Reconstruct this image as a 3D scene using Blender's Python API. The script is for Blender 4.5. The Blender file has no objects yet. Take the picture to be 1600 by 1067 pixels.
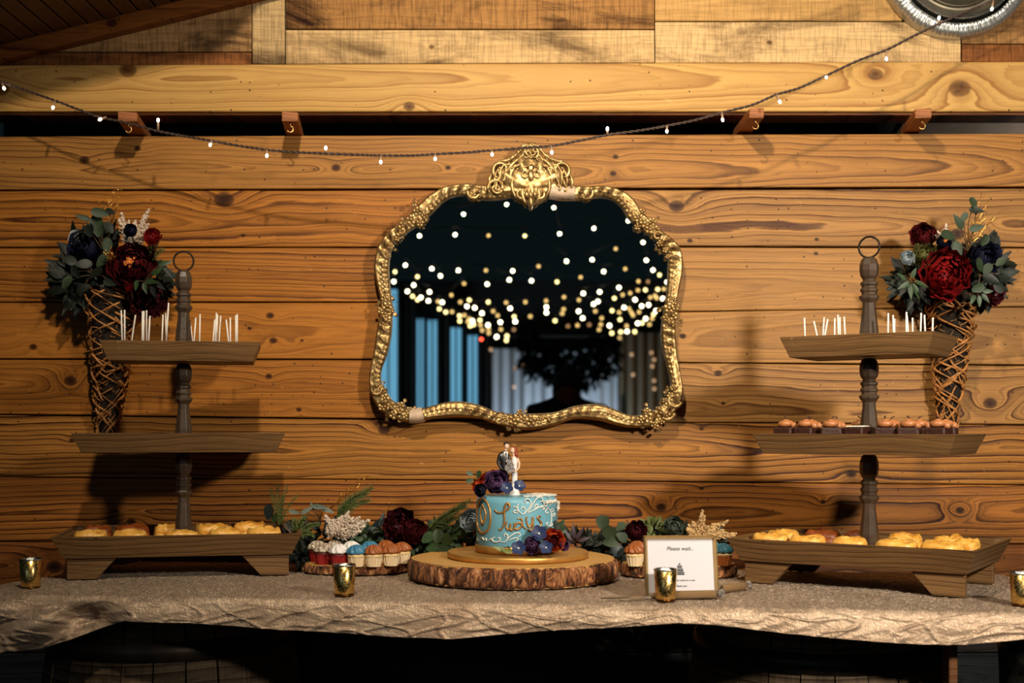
import bpy, math, random
from mathutils import Vector, Matrix, noise
random.seed(7)
R = random.random
def U(a, b): return a + (b - a) * random.random()
pi = math.pi
sc = bpy.context.scene
COL = sc.collection
# ---------------------------------------------------------------- camera, world, lights, exposure
K = 1.2                      # metres per working unit
F = 1950.0                   # focal length in photo pixels
ZC = 1.264                   # camera height
HOR = 665.0
def P(px, py, d):            # photo pixel + distance (working units) -> world point
    return Vector(((px - 800) / F * d * K, d * K, ZC - (py - HOR) / F * d * K))
def W(n, d): return n / F * d * K
def Z(rel): return ZC + rel * K
TZ = 0.92                    # table top
WY = 2.68                    # wall plane (units)
cd = bpy.data.cameras.new('camera'); cam = bpy.data.objects.new('camera', cd); COL.objects.link(cam)
cd.sensor_width = 36; cd.lens = 36 * F / 1600; cd.shift_y = (HOR - 533.5) / 1600
cd.clip_start = .05; cd.clip_end = 60
cam.location = (0, 0, ZC); cam.rotation_euler = (pi / 2, 0, 0)
cd.dof.use_dof = True; cd.dof.focus_distance = 2.74; cd.dof.aperture_fstop = 43.9 / 12.8
sc.camera = cam
world = bpy.data.worlds.new('world'); sc.world = world; world.use_nodes = True
world.node_tree.nodes['Background'].inputs[0].default_value = (.06, .12, .14, 1)
world.node_tree.nodes['Background'].inputs[1].default_value = .05
def area(name, loc, target, size, power, color, shape='DISK', spread=180):
    l = bpy.data.lights.new(name, 'AREA'); l.shape = shape; l.size = size; l.energy = power; l.color = color
    l.spread = math.radians(spread)
    o = bpy.data.objects.new(name, l); COL.objects.link(o); o.location = loc
    o.rotation_euler = (Vector(target) - Vector(loc)).to_track_quat('-Z', 'Y').to_euler(); return o
def spot(name, loc, target, radius, power, color, ang):
    l = bpy.data.lights.new(name, 'SPOT'); l.shadow_soft_size = radius; l.energy = power; l.color = color
    l.spot_size = math.radians(ang); l.spot_blend = 1.0
    o = bpy.data.objects.new(name, l); COL.objects.link(o); o.location = loc
    o.rotation_euler = (Vector(target) - Vector(loc)).to_track_quat('-Z', 'Y').to_euler(); return o
spot('flash_right', (1.45, .34, 2.02), (.66, 3.2, 1.56), .10, 345, (1, .91, .76), 74)
area('ceiling_lamp', (-.18, 1.0, 2.90), (0.25, 3.2, 2.05), .10, 26, (1, .86, .64), 'DISK', 115)
area('window_light', (-2.8, -2.4, 1.9), (0, 2.6, .9), 1.6, 1.3, (.50, .74, 1), 'DISK', 100)
sc.view_settings.view_transform = 'Standard'; sc.view_settings.look = 'None'
sc.view_settings.gamma = 1; sc.view_settings.use_curve_mapping = False
sc.view_settings.exposure = 0.0
sc.cycles.use_denoising = True
sc.cycles.max_bounces = 8
sc.cycles.sample_clamp_indirect = 4
sc.cycles.caustics_reflective = False; sc.cycles.caustics_refractive = False

# ---------------------------------------------------------------- mesh builder
def basis(n):
    n = Vector(n).normalized()
    a = n.cross(Vector((0, 0, 1)))
    if a.length < .05: a = n.cross(Vector((0, 1, 0)))
    a.normalize(); return n, a, n.cross(a).normalized()
class MB:
    def __init__(s): s.v = []; s.f = []; s.m = []; s.mi = 0
    def add(s, vs, fs):
        b = len(s.v); s.v += [Vector(v) for v in vs]
        for f in fs: s.f.append([b + i for i in f]); s.m.append(s.mi)
    def box(s, x0, x1, y0, y1, z0, z1):
        s.add([(x, y, z) for x in (x0, x1) for y in (y0, y1) for z in (z0, z1)],
              [(0, 1, 3, 2), (4, 6, 7, 5), (0, 4, 5, 1), (2, 3, 7, 6), (0, 2, 6, 4), (1, 5, 7, 3)])
    def hexa(s, a, b):       # two quads (4 points each) joined
        s.add(list(a) + list(b), [(3, 2, 1, 0), (4, 5, 6, 7), (0, 1, 5, 4), (1, 2, 6, 5), (2, 3, 7, 6), (3, 0, 4, 7)])
    def tube(s, pts, r, n=6, cap=True, closed=False):
        pts = [Vector(p) for p in pts]; N = len(pts)
        rs = r if isinstance(r, (list, tuple)) else [r] * N
        vs = []; a = None
        for i, p in enumerate(pts):
            if closed: t = pts[(i + 1) % N] - pts[i - 1]
            else: t = pts[min(i + 1, N - 1)] - pts[max(i - 1, 0)]
            if t.length < 1e-9: t = Vector((0, 0, 1))
            t.normalize()
            if a is None: _, a, _ = basis(t)
            a = (a - t * a.dot(t))
            if a.length < 1e-6: _, a, _ = basis(t)
            a.normalize(); b = t.cross(a)
            for k in range(n):
                an = 2 * pi * k / n
                vs.append(p + (a * math.cos(an) + b * math.sin(an)) * rs[i])
        fs = []
        for i in range(N if closed else N - 1):
            j = (i + 1) % N
            for k in range(n):
                k2 = (k + 1) % n
                fs.append((i * n + k, i * n + k2, j * n + k2, j * n + k))
        if cap and not closed:
            fs.append(tuple(range(n - 1, -1, -1))); fs.append(tuple((N - 1) * n + k for k in range(n)))
        s.add(vs, fs)
    def lathe(s, prof, n=24, c=(0, 0, 0), sx=1, sy=1, fn=None, cap=True, rot=0):
        c = Vector(c); vs = []
        for (r, z) in prof:
            for k in range(n):
                a = 2 * pi * k / n + rot
                q = fn(a, r, z) if fn else (r, z)
                vs.append(c + Vector((math.cos(a) * q[0] * sx, math.sin(a) * q[0] * sy, q[1])))
        fs = []
        for i in range(len(prof) - 1):
            for k in range(n):
                k2 = (k + 1) % n
                fs.append((i * n + k, i * n + k2, (i + 1) * n + k2, (i + 1) * n + k))
        if cap:
            fs.append(tuple(range(n - 1, -1, -1))); fs.append(tuple((len(prof) - 1) * n + k for k in range(n)))
        s.add(vs, fs)
    def blob(s, c, r, n=8, m=6, jit=0, axis=None):
        c = Vector(c); rr = r if isinstance(r, (tuple, list, Vector)) else (r, r, r)
        M = Matrix.Identity(3)
        if axis is not None:
            q = Vector(axis).to_track_quat('Z', 'Y'); M = q.to_matrix()
        vs = []; so = R() * 50
        for i in range(1, m):
            th = pi * i / m
            for k in range(n):
                a = 2 * pi * k / n
                d = Vector((math.sin(th) * math.cos(a), math.sin(th) * math.sin(a), math.cos(th)))
                f = 1 + (jit * noise.noise(d * 2.3 + Vector((so, 0, 0))) if jit else 0)
                vs.append(c + M @ Vector((d.x * rr[0] * f, d.y * rr[1] * f, d.z * rr[2] * f)))
        vs.append(c + M @ Vector((0, 0, rr[2]))); vs.append(c - M @ Vector((0, 0, rr[2])))
        fs = []
        for i in range(m - 2):
            for k in range(n):
                k2 = (k + 1) % n
                fs.append((i * n + k, (i + 1) * n + k, (i + 1) * n + k2, i * n + k2))
        T = (m - 1) * n
        for k in range(n):
            k2 = (k + 1) % n
            fs.append((T, k, k2)); fs.append((T + 1, (m - 2) * n + k2, (m - 2) * n + k))
        s.add(vs, fs)
    def surf(s, fn, nu, nv, closed_u=False):
        vs = [fn(i / nu, j / nv) for i in range(nu + (0 if closed_u else 1)) for j in range(nv + 1)]
        fs = []; N = nu if closed_u else nu + 1
        for i in range(nu):
            i2 = (i + 1) % N
            for j in range(nv):
                fs.append((i * (nv + 1) + j, i2 * (nv + 1) + j, i2 * (nv + 1) + j + 1, i * (nv + 1) + j + 1))
        s.add(vs, fs)
    def leaf(s, base, d, nrm, L, w, fold=.25, curl=.2, tip=1.0, n=5):
        d = Vector(d).normalized(); nrm = Vector(nrm); nrm = (nrm - d * nrm.dot(d))
        if nrm.length < 1e-3: _, nrm, _ = basis(d)
        nrm.normalize(); sd = d.cross(nrm); base = Vector(base)
        vs = []
        for i in range(n + 1):
            t = i / n
            ww = w * .5 * (math.sin(pi * min(1, t ** (.75 * tip) * .96 + .03)) if tip < 1.5 else math.sin(pi * min(1, t ** 1.25 * .86 + .05)) ** .7) + .0004
            c = base + d * L * t - nrm * (curl * L * t * t)
            vs += [c - sd * ww + nrm * fold * ww, c, c + sd * ww + nrm * fold * ww]
        fs = []
        for i in range(n):
            for k in (0, 1):
                fs.append((i * 3 + k, i * 3 + k + 1, (i + 1) * 3 + k + 1, (i + 1) * 3 + k))
        s.add(vs, fs)
    def build(s, name, mats, parent=None, smooth=False, **props):
        me = bpy.data.meshes.new(name)
        me.from_pydata([tuple(v) for v in s.v], [], s.f)
        for m in (mats if isinstance(mats, (list, tuple)) else [mats]): me.materials.append(m)
        if any(s.m): me.polygons.foreach_set('material_index', s.m)
        if smooth: me.polygons.foreach_set('use_smooth', [True] * len(me.polygons))
        me.update()
        o = bpy.data.objects.new(name, me); COL.objects.link(o)
        if parent is not None:
            o.parent = parent
            if parent.get('_world'):
                o.location = -parent.location
        for k, v in props.items(): o[k] = v
        return o
def child(o, parent):        # sub-part of a mesh part built in the same frame
    o.parent = parent; o.location = (0, 0, 0); return o
def tag(o, label, cat, group=None):
    o['label'] = label; o['category'] = cat
    if group: o['group'] = group
    return o
def thing(name, label, cat, loc=(0, 0, 0), rz=0, group=None, world=False):
    o = bpy.data.objects.new(name, None); COL.objects.link(o); o.location = loc; o.rotation_euler = (0, 0, rz)
    o.empty_display_size = .05
    if world: o['_world'] = 1
    return tag(o, label, cat, group)
def fix(name, mb, mat, parent, smooth=False, **kw): return mb.build(name, mat, parent, smooth, **kw)
def dup(o, loc, rz, label=None):
    c = o.copy(); COL.objects.link(c); c.location = loc; c.rotation_euler = (0, 0, rz)
    if label: c['label'] = label
    for ch in [x for x in bpy.data.objects if x.parent == o]:
        d = ch.copy(); COL.objects.link(d); d.parent = c
    return c
def bevel(o, w=.002, seg=2):
    m = o.modifiers.new('bevel', 'BEVEL'); m.width = w; m.segments = seg; m.limit_method = 'ANGLE'; return o
ORD = ['first', 'second', 'third', 'fourth', 'fifth', 'sixth', 'seventh', 'eighth', 'ninth', 'tenth', 'eleventh', 'twelfth',
       'thirteenth', 'fourteenth', 'fifteenth', 'sixteenth', 'seventeenth', 'eighteenth', 'nineteenth', 'twentieth', 'twenty-first', 'twenty-second']

# ---------------------------------------------------------------- materials
def s2l(c): return tuple(((x / 255) / 12.92 if x / 255 <= .04045 else ((x / 255 + .055) / 1.055) ** 2.4) for x in c) + (1,)
class NT:
    def __init__(s, name):
        s.mat = bpy.data.materials.new(name); s.mat.use_nodes = True; s.t = s.mat.node_tree
        s.b = s.t.nodes['Principled BSDF']
    def n(s, typ, **kw):
        x = s.t.nodes.new(typ)
        for k, v in kw.items(): setattr(x, k, v)
        return x
    def put(s, sock, v):
        if isinstance(v, bpy.types.NodeSocket): s.t.links.new(v, sock)
        else: sock.default_value = v
    def M(s, op, a, b=None, c=None, clamp=False):
        x = s.n('ShaderNodeMath', operation=op, use_clamp=clamp)
        s.put(x.inputs[0], a)
        if b is not None: s.put(x.inputs[1], b)
        if c is not None: s.put(x.inputs[2], c)
        return x.outputs[0]
    def comb(s, x, y, z):
        c = s.n('ShaderNodeCombineXYZ'); s.put(c.inputs[0], x); s.put(c.inputs[1], y); s.put(c.inputs[2], z); return c.outputs[0]
    def noise(s, vec, scale=1, detail=2, rough=.5, dist=0):
        x = s.n('ShaderNodeTexNoise'); s.put(x.inputs['Vector'], vec); x.inputs['Scale'].default_value = scale
        x.inputs['Detail'].default_value = detail; x.inputs['Roughness'].default_value = rough; x.inputs['Distortion'].default_value = dist
        return x.outputs[0]
    def ramp(s, f, stops, interp='LINEAR'):
        x = s.n('ShaderNodeValToRGB'); x.color_ramp.interpolation = interp
        e = x.color_ramp.elements
        while len(e) < len(stops): e.new(.5)
        for i, (p, c) in enumerate(stops):
            e[i].position = p; e[i].color = c if len(c) == 4 else tuple(c) + (1,)
        s.put(x.inputs[0], f); return x.outputs[0]
    def mix(s, f, a, b, mode='MIX'):
        x = s.n('ShaderNodeMix', data_type='RGBA', blend_type=mode, clamp_factor=True)
        s.put(x.inputs[0], f); s.put(x.inputs[6], a); s.put(x.inputs[7], b); return x.outputs[2]
    def bump(s, h, strength=.3, dist=.01):
        x = s.n('ShaderNodeBump'); x.inputs['Strength'].default_value = strength; x.inputs['Distance'].default_value = dist
        s.put(x.inputs['Height'], h); s.t.links.new(x.outputs[0], s.b.inputs['Normal'])
    def base(s, v): s.put(s.b.inputs['Base Color'], v)
    def set(s, **kw):
        for k, v in kw.items(): s.put(s.b.inputs[k.replace('_', ' ')], v)
def g(v): return (v, v, v, 1)
def wood(name, light, dark, seed, knots=(), freq=52, depth=.03, slope=.02, zc=0, xc=0, wander=.05, spots=0.8, rough=.5, strength=1.0,
         streak=.45, dots=True, coarse=0, spec=.18, blot=.35, squash=1.0):
    s = NT(name); tc = s.n('ShaderNodeTexCoord'); sp = s.n('ShaderNodeSeparateXYZ'); s.put(sp.inputs[0], tc.outputs['Object'])
    X, Y, Zz = sp.outputs
    x = s.M('SUBTRACT', X, xc); z = s.M('SUBTRACT', Zz, zc)
    n1 = s.noise(s.comb(s.M('MULTIPLY', x, 1.1), s.M('MULTIPLY', z, 3.0), seed * 3.7), 1, 3)
    n2 = s.noise(s.comb(s.M('MULTIPLY', x, 2.2), s.M('MULTIPLY', z, 1.5), seed * 1.9 + 9), 1, 2)
    D = s.M('ADD', s.M('MULTIPLY', x, slope), s.M('ADD', s.M('MULTIPLY', s.M('SUBTRACT', n1, .5), wander * 2.2), depth))
    zz = s.M('ADD', z, s.M('MULTIPLY', s.M('SUBTRACT', n2, .5), wander * 1.4))
    Rr = s.M('SQRT', s.M('ADD', s.M('MULTIPLY', zz, zz), s.M('MULTIPLY', D, D)))
    core = None; halo = None
    for (kx, kz, kr, a) in knots:
        dx = s.M('SUBTRACT', X, kx); dz = s.M('SUBTRACT', Zz, kz)
        def gau(wx, wz):
            q = s.M('ADD', s.M('POWER', s.M('ABSOLUTE', s.M('DIVIDE', dx, wx)), 2), s.M('POWER', s.M('ABSOLUTE', s.M('DIVIDE', dz, wz)), 2))
            return s.M('POWER', 2.718, s.M('MULTIPLY', q, -1))
        Rr = s.M('ADD', Rr, s.M('MULTIPLY', gau(kr * 3.2, kr * 1.7), a))
        c = gau(kr * .95, kr * .72)
        core = c if core is None else s.M('MAXIMUM', core, c)
    fine = s.noise(s.comb(s.M('MULTIPLY', X, 9), s.M('MULTIPLY', Zz, 70), seed), 1, 3)
    t = s.M('ADD', s.M('MULTIPLY', Rr, freq), s.M('MULTIPLY', fine, .35))
    t = s.M('ADD', t, s.M('MULTIPLY', s.noise(s.comb(s.M('MULTIPLY', Rr, 30), 0, seed), 1, 1), 2.2))
    fr = s.M('FRACT', t)
    line = s.ramp(fr, [(0, g(.0)), (.35, g(.10)), (.70, g(.42)), (.90, g(1)), (.96, g(.8)), (1.0, g(0))])
    sv = s.noise(s.comb(s.M('MULTIPLY', X, 1.6), s.M('MULTIPLY', Zz, 6), seed + 20), 1, 3)
    amt = s.M('MULTIPLY', line, s.M('MULTIPLY_ADD', sv, 2.2, -.22, clamp=True))
    fr2 = s.M('FRACT', s.M('MULTIPLY', t, 3.0))
    amt = s.M('MAXIMUM', s.M('MULTIPLY', amt, strength), s.M('MULTIPLY', s.ramp(fr2, [(.3, g(0)), (.9, g(1)), (1.0, g(0))]), .52 * strength))
    mid = tuple((a * .55 + b * .45) for a, b in zip(light, dark))
    b1 = s.noise(s.comb(s.M('MULTIPLY', X, 2.3), s.M('MULTIPLY', Zz, 9), seed + 5), 1, 5, .6)
    c = s.mix(s.ramp(b1, [(.36, g(0)), (.72, g(1))]), light, mid)
    c0 = s.mix(1 - blot, c, light)
    c = s.mix(amt, c0, dark)
    fib = s.noise(s.comb(s.M('MULTIPLY', X, 7), 0, s.M('MULTIPLY', Zz, 300)), 1, 3, .65)
    c = s.mix(streak, c, s.ramp(fib, [(.3, g(.2)), (.5, g(.8)), (.66, g(1))]), 'MULTIPLY')
    if coarse:               # saw marks across the board and old stains
        saw = s.noise(s.comb(s.M('MULTIPLY', X, 240), s.M('MULTIPLY', Zz, 14), seed), 1, 3, .6)
        c = s.mix(coarse, c, s.ramp(saw, [(.35, g(.45)), (.55, g(1))]), 'MULTIPLY')
        st = s.noise(s.comb(s.M('MULTIPLY', X, 3.2), s.M('MULTIPLY', Zz, 7), seed + 31), 1, 6, .7, .6)
        c = s.mix(coarse * 1.3, c, s.ramp(st, [(.33, s2l((70, 45, 30))), (.52, g(1)), (1, g(1))]), 'MULTIPLY')
    if core is not None:
        kd = s.ramp(core, [(.0, g(0)), (.30, g(.0)), (.48, g(.75)), (1, g(1))])
        kr_ = s.noise(s.comb(s.M('MULTIPLY', X, 60), 0, s.M('MULTIPLY', Zz, 90)), 1, 3)
        c = s.mix(kd, c, s.ramp(kr_, [(.35, tuple(v * .28 for v in dark[:3])), (.65, tuple(v * .6 for v in dark[:3]))]))
    if dots:
        vo = s.n('ShaderNodeTexVoronoi', voronoi_dimensions='2D'); s.put(vo.inputs['Vector'], s.comb(s.M('ADD', X, seed * 2.0), Zz, 0)); vo.inputs['Scale'].default_value = 40
        patch = s.noise(s.comb(s.M('MULTIPLY', X, 2.5), s.M('MULTIPLY', Zz, 3), seed + 77), 1, 2)
        cs = s.n('ShaderNodeSeparateColor'); s.put(cs.inputs[0], vo.outputs['Color'])
        dd = s.M('LESS_THAN', vo.outputs['Distance'], s.M('MULTIPLY', cs.outputs[1], .105))
        dd = s.M('MULTIPLY', dd, s.M('LESS_THAN', cs.outputs[0], s.M('MULTIPLY', s.M('SUBTRACT', patch, .34), spots * 1.6)))
        c = s.mix(s.M('MULTIPLY', dd, .85), c, s2l((38, 20, 10)))
        sc_ = s.noise(s.comb(s.M('MULTIPLY', X, 60), s.M('MULTIPLY', Zz, 60), seed), 1, 4, .75, 1.5)
        c = s.mix(s.ramp(sc_, [(.66, g(0)), (.72, g(.35))]), c, s2l((235, 185, 120)))
    s.base(c)
    h = s.M('ADD', s.M('MULTIPLY', amt, -.35), s.M('MULTIPLY', fib, .4))
    s.bump(h, .35, .004); s.set(Roughness=s.M('MULTIPLY_ADD', fib, .25, rough - .12)); s.b.inputs['Specular IOR Level'].default_value = spec
    return s.mat
def plain(name, col, rough=.5, metal=0, spec=.5, var=0, vscale=60, bump=0, bscale=200, coat=0, emit=None, es=0, trans=0, dark=None, sheen=0, sub=0):
    s = NT(name)
    if var:
        tc = s.n('ShaderNodeTexCoord'); nn = s.noise(tc.outputs['Object'], vscale, 4, .6)
        lo = dark if dark else tuple(v * (1 - var) for v in col[:3]) + (1,)
        s.base(s.ramp(nn, [(.35, lo), (.65, col)]))
    else: s.base(col)
    s.set(Roughness=rough, Metallic=metal); s.b.inputs['Specular IOR Level'].default_value = spec
    if coat: s.set(Coat_Weight=coat)
    if trans: s.set(Transmission_Weight=trans)
    if sheen: s.set(Sheen_Weight=sheen)
    if sub: s.set(Subsurface_Weight=sub); s.b.inputs['Subsurface Scale'].default_value = .004
    if emit: s.set(Emission_Color=emit, Emission_Strength=es)
    if bump:
        tc = s.n('ShaderNodeTexCoord'); s.bump(s.noise(tc.outputs['Object'], bscale, 5, .6), bump, .003)
    return s.mat
PL = s2l((184, 116, 44)); PD = s2l((70, 30, 6))
black = plain('black_backing', (.004, .004, .004, 1), .9, spec=.1)
iron = plain('dark_iron', s2l((40, 33, 28)), .45, .7, var=.4)
steel = plain('galvanised_steel', s2l((190, 190, 185)), .32, .9, var=.5, vscale=12)

# ---------------------------------------------------------------- the setting: plank wall
wall = MB(); wall.box(-1.55, 1.55, WY * K + .026, WY * K + .05, .0, P(0, 212, WY).z); 
wall_back = wall.build('wall_back', black); wall_back['kind'] = 'structure'
hi = MB(); hi.box(-1.55, 1.55, WY * K + .026, WY * K + .05, P(0, 174, WY).z, P(0, -420, WY).z)
child(hi.build('backing', black), wall_back)
pn = [0]
def plank(x0, x1, top, bot, mat, gap=1.2, y0=0.0, th=.024, name='plank'):
    """top / bot: (y at x0, y at x1) in photo rows on the wall plane"""
    d = WY; m = MB(); n = 10
    fr, bk = [], []
    ph = R() * 40
    for i in range(n + 1):
        t = i / n; px = x0 + (x1 - x0) * t; tt = t
        def at(q): return q[0] + (q[1] - q[0]) * t if len(q) == 2 else (q[0] + (q[1] - q[0]) * min(1, 2 * t) if t < .5 else q[1] + (q[2] - q[1]) * (2 * t - 1))
        wv = .5 * noise.noise(Vector((px * .012, ph, 0))); wb = .5 * noise.noise(Vector((px * .012, ph + 9, 0)))
        a = P(px, at(top) + gap * .5 + wv, d); b = P(px, at(bot) - gap * .5 + wb, d)
        fr.append((a, b))
    e = .0018; vs = []
    for a, b in fr:
        yf = WY * K + y0; yb = yf + th
        vs += [Vector((a.x, yb, a.z)), Vector((a.x, yf + e, a.z)), Vector((a.x, yf, a.z - e)), Vector((b.x, yf, b.z + e)), Vector((b.x, yf + e, b.z)), Vector((b.x, yb, b.z))]
    fs = []
    for i in range(n):
        for k in range(6):
            k2 = (k + 1) % 6
            fs.append((i * 6 + k, i * 6 + k2, (i + 1) * 6 + k2, (i + 1) * 6 + k))
    fs.append((5, 4, 3, 2, 1, 0)); fs.append(tuple(n * 6 + k for k in range(6)))
    m.add(vs, fs)
    return child(m.build(name, mat), wall_back)
def kn(px, py, r, a=.02): q = P(px, py, WY); return (q.x, q.z, W(r, WY), a)
def zc(py): return P(0, py, WY).z
LX, RX, MX = -60, 1660, 820
def bd(i, x0, x1, top, bot, gap, knots=(), zcen=None, xcen=800, L=PL, Dk=PD, **kw):
    zz = zc(zcen if zcen is not None else (top[0] + bot[0]) / 2)
    m = wood('pine_board_%d' % i, L, Dk, i * 1.37 + .5, [kn(*k) for k in knots], zc=zz, xc=P(xcen, 0, WY).x, **kw)
    plank(x0, x1, top, bot, m, gap)
PLr = s2l((182, 130, 70)); PLm = s2l((186, 124, 54))
bd(1, LX, RX, (212, 207), (298, 292.5), 3.4, [(132, 250, 9, .014), (215, 232, 6, .01), (525, 262, 8, .012), (962, 245, 5, .006), (958, 271, 6, .008), (700, 262, 5, .006)], 262, 500, L=s2l((180, 124, 60)), depth=.012, wander=.03, slope=.03, freq=85, strength=.8)
bd(2, LX, MX, (298, 296), (387, 386), 2.0, [(350, 312, 17, .045), (380, 368, 4, .004)], 345, 380, depth=.02, wander=.035, slope=.012, freq=56)
bd(3, MX, RX, (296, 292.5), (385, 388), 4.2, [(1057, 322, 13, .04), (1496, 366, 13, .035), (1078, 376, 5, .004), (1276, 374, 4, .004)], 352, 1150, L=PLr, depth=.02, wander=.04, slope=.01, spots=1)
bd(4, LX, MX, (387, 386), (472, 472), 1.8, [(455, 430, 1, 0)], 430, 420, depth=.006, wander=.022, slope=.03, freq=62)
bd(5, MX, RX, (385, 388), (490, 478), 1.0, [(1275, 396, 4, .003)], 452, 1100, L=PLr, depth=.05, wander=.03, slope=.01, spots=1.3, strength=.6)
bd(6, LX, MX, (472, 472), (561, 562), 2.6, [(422, 493, 7, .01), (427, 532, 7, .01), (472, 532, 3, .004), (390, 513, 4, .004), (52, 542, 7, .014), (38, 468, 6, .012)], 520, 700, depth=.08, wander=.03, slope=.02, strength=.5)
bd(7, MX, RX, (490, 478), (565, 571), 2.4, [(1067, 525, 6, .008)], 530, 1200, L=PLr, depth=.07, wander=.03, slope=.01, strength=.5, spots=1)
bd(8, LX, MX, (561, 562), (647, 657), 2.2, [(110, 595, 11, .035), (467, 640, 5, .01), (420, 588, 6, .01)], 600, 180, depth=.012, wander=.03, slope=.03, freq=60)
bd(9, MX, RX, (565, 571), (659, 664), 2.0, [(1122, 583, 7, .02), (1547, 630, 12, .045), (1130, 630, 4, .006)], 640, 1150, L=PLr, depth=.02, wander=.04, slope=.015)
bd(10, LX, RX, (647, 658, 664), (745, 751, 758), 1.8, [(112, 688, 5, .01), (600, 672, 10, .03), (1330, 740, 9, .02), (1096, 670, 4, .008)], 702, 550, L=PLm, Dk=s2l((62, 26, 6)), depth=.012, wander=.028, slope=.012, freq=66, strength=1.15)
bd(12, LX, RX, (745, 751, 758), (846, 846, 850), 1.6, [(205, 815, 8, .03), (1033, 793, 9, .035), (1500, 797, 8, .03), (1286, 784, 5, .014), (1096, 763, 4, .006)], 800, 640, L=s2l((180, 112, 46)), Dk=s2l((58, 24, 6)), depth=.006, wander=.026, slope=.016, freq=64, strength=1.2)
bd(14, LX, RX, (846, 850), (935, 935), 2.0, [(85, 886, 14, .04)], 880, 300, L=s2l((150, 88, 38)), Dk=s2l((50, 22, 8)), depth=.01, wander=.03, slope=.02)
bd(15, LX, RX, (935, 935), (1020, 1020), 2.0, [], 970, 900, L=s2l((40, 34, 30)), Dk=s2l((14, 12, 10)), dots=False)  # near-black tone puts the shade under the table into the board colour
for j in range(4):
    bd(16 + j, LX, RX, (1020 + 92 * j, 1020 + 92 * j), (1112 + 92 * j, 1112 + 92 * j), 2.0, [], 1060 + 92 * j, 700, L=s2l((34, 40, 42)), Dk=s2l((10, 12, 14)), dots=False)  # under-table shade carried on in these dark board colours
# header beam and reclaimed boards above the slot
BL = s2l((200, 156, 88)); BD = s2l((132, 80, 30))
hb = MB()
def hexband(m, x0, x1, t0, t1, b0, b1, yf, yb, e=.004):
    A = [P(x0, t0, WY), P(x1, t1, WY), P(x1, b1, WY), P(x0, b0, WY)]
    m.hexa([(p.x, yf, p.z) for p in A], [(p.x, yb, p.z) for p in A])
hexband(hb, LX, RX, 104, 98, 176, 176, WY * K - .012, WY * K + .09)
beam = hb.build('trim_1', wood('header_beam', BL, BD, 3.3, [kn(202, 112, 15, .03), kn(4, 141, 15, .03), kn(1366, 118, 13, .03), kn(1497, 140, 19, .04), kn(640, 168, 10, .03)],
                               zc=zc(125), xc=P(330, 0, WY).x, depth=.01, wander=.02, slope=.035, freq=48, strength=.8, dots=True, spots=.5, streak=.15))
bevel(beam, .004); beam['kind'] = 'structure'
lip = MB(); hexband(lip, LX, RX, 176, 176, 179, 179, WY * K + .004, WY * K + .09); lp = lip.build('trim_2', wood('beam_lip', s2l((150, 90, 45)), s2l((70, 35, 15)), 8.1, dots=False)); lp['kind'] = 'structure'
RP = [(LX, 393, (-20, -20), (81, 81), (196, 150, 98), (104, 62, 32), .8), (LX, 393, (81, 81), (104, 102), (158, 98, 52), (64, 30, 14), .9),
      (395, 445, (-60, -60), (102, 101), (206, 172, 122), (132, 98, 64), .7), (447, 1022, (-50, -50), (46, 46), (176, 126, 72), (104, 62, 30), .8),
      (447, 1022, (46, 46), (101, 99), (218, 180, 126), (150, 108, 68), .55), (1024, 1410, (-50, -50), (33, 33), (206, 160, 98), (128, 84, 42), .5),
      (1024, 1501, (33, 33), (99, 98), (222, 184, 130), (150, 108, 66), .6), (1503, RX, (-20, -20), (69, 69), (176, 128, 76), (96, 60, 32), .7),
      (1503, RX, (69, 69), (98, 98), (150, 92, 46), (78, 40, 18), .8), (1410, RX, (-50, -50), (-20, -20), (190, 140, 90), (110, 70, 40), .5)]
for i, (x0, x1, t, b, l, dk, co) in enumerate(RP):
    plank(x0, x1, t, b, wood('reclaimed_%d' % i, s2l(l), s2l(dk), 20.3 + i * 2.1, [kn((x0 + x1) / 2 - 60, (t[0] + b[0]) / 2, 5, .01)] if i in (4, 6) else [],
          zc=zc(b[0]), xc=P((x0 + x1) / 2, 0, WY).x, coarse=co, dots=False, rough=.75, strength=.32, spec=.15, depth=.06), 2.0, y0=U(-.002, .003))
for j in range(5):
    plank(LX if j else 200, RX, (-50 - 62 * j - 62,) * 2, (-50 - 62 * j,) * 2, wood('reclaimed_top_%d' % j, s2l((196, 150, 98)), s2l((110, 70, 40)), 50 + j, zc=zc(-60), coarse=.6, dots=False, rough=.75), 2.0)
# rafter and beadboard ceiling over the left corner
mr = MB(); yf = WY * K - .04
A = [P(-60, 97, WY), P(415, -20, WY), P(520, -20, WY), P(-60, 124, WY)]
A = [P(-60, 94, WY), P(420, -24, WY), P(480, -14, WY), P(-60, 118, WY)]
mr.hexa([(p.x, yf, p.z) for p in A], [(p.x, WY * K - .001, p.z) for p in A])
raf = mr.build('trim_3', wood('rafter', s2l((140, 82, 34)), s2l((78, 36, 12)), 12.2, [kn(182, 44, 9, .02)], zc=zc(60), xc=P(100, 0, WY).x, depth=.05)); bevel(raf, .003); raf['kind'] = 'structure'
cm = plain('dark_beadboard', s2l((92, 58, 30)), .5, var=.35, vscale=20, bump=.1, bscale=90)
p0 = P(-60, 94, WY); p1 = P(420, -24, WY); yb, y1 = WY * K - .001, WY * K - .62
ud = (p1 - p0); ln = ud.length; ud.normalize(); up = Vector((-ud.z, 0, ud.x))
cb = MB(); q0 = p0 - ud * .9; q1 = p1 + ud * .05
def slab(m, a, b, lo, hi_, ya, yb2):
    pts = [a + up * lo, b + up * lo, b + up * hi_, a + up * hi_]
    m.hexa([(p.x, ya, p.z) for p in pts], [(p.x, yb2, p.z) for p in pts])
slab(cb, q0, q1, .014, .03, y1, yb); ceil = cb.build('ceiling', cm); ceil['kind'] = 'structure'
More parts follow.
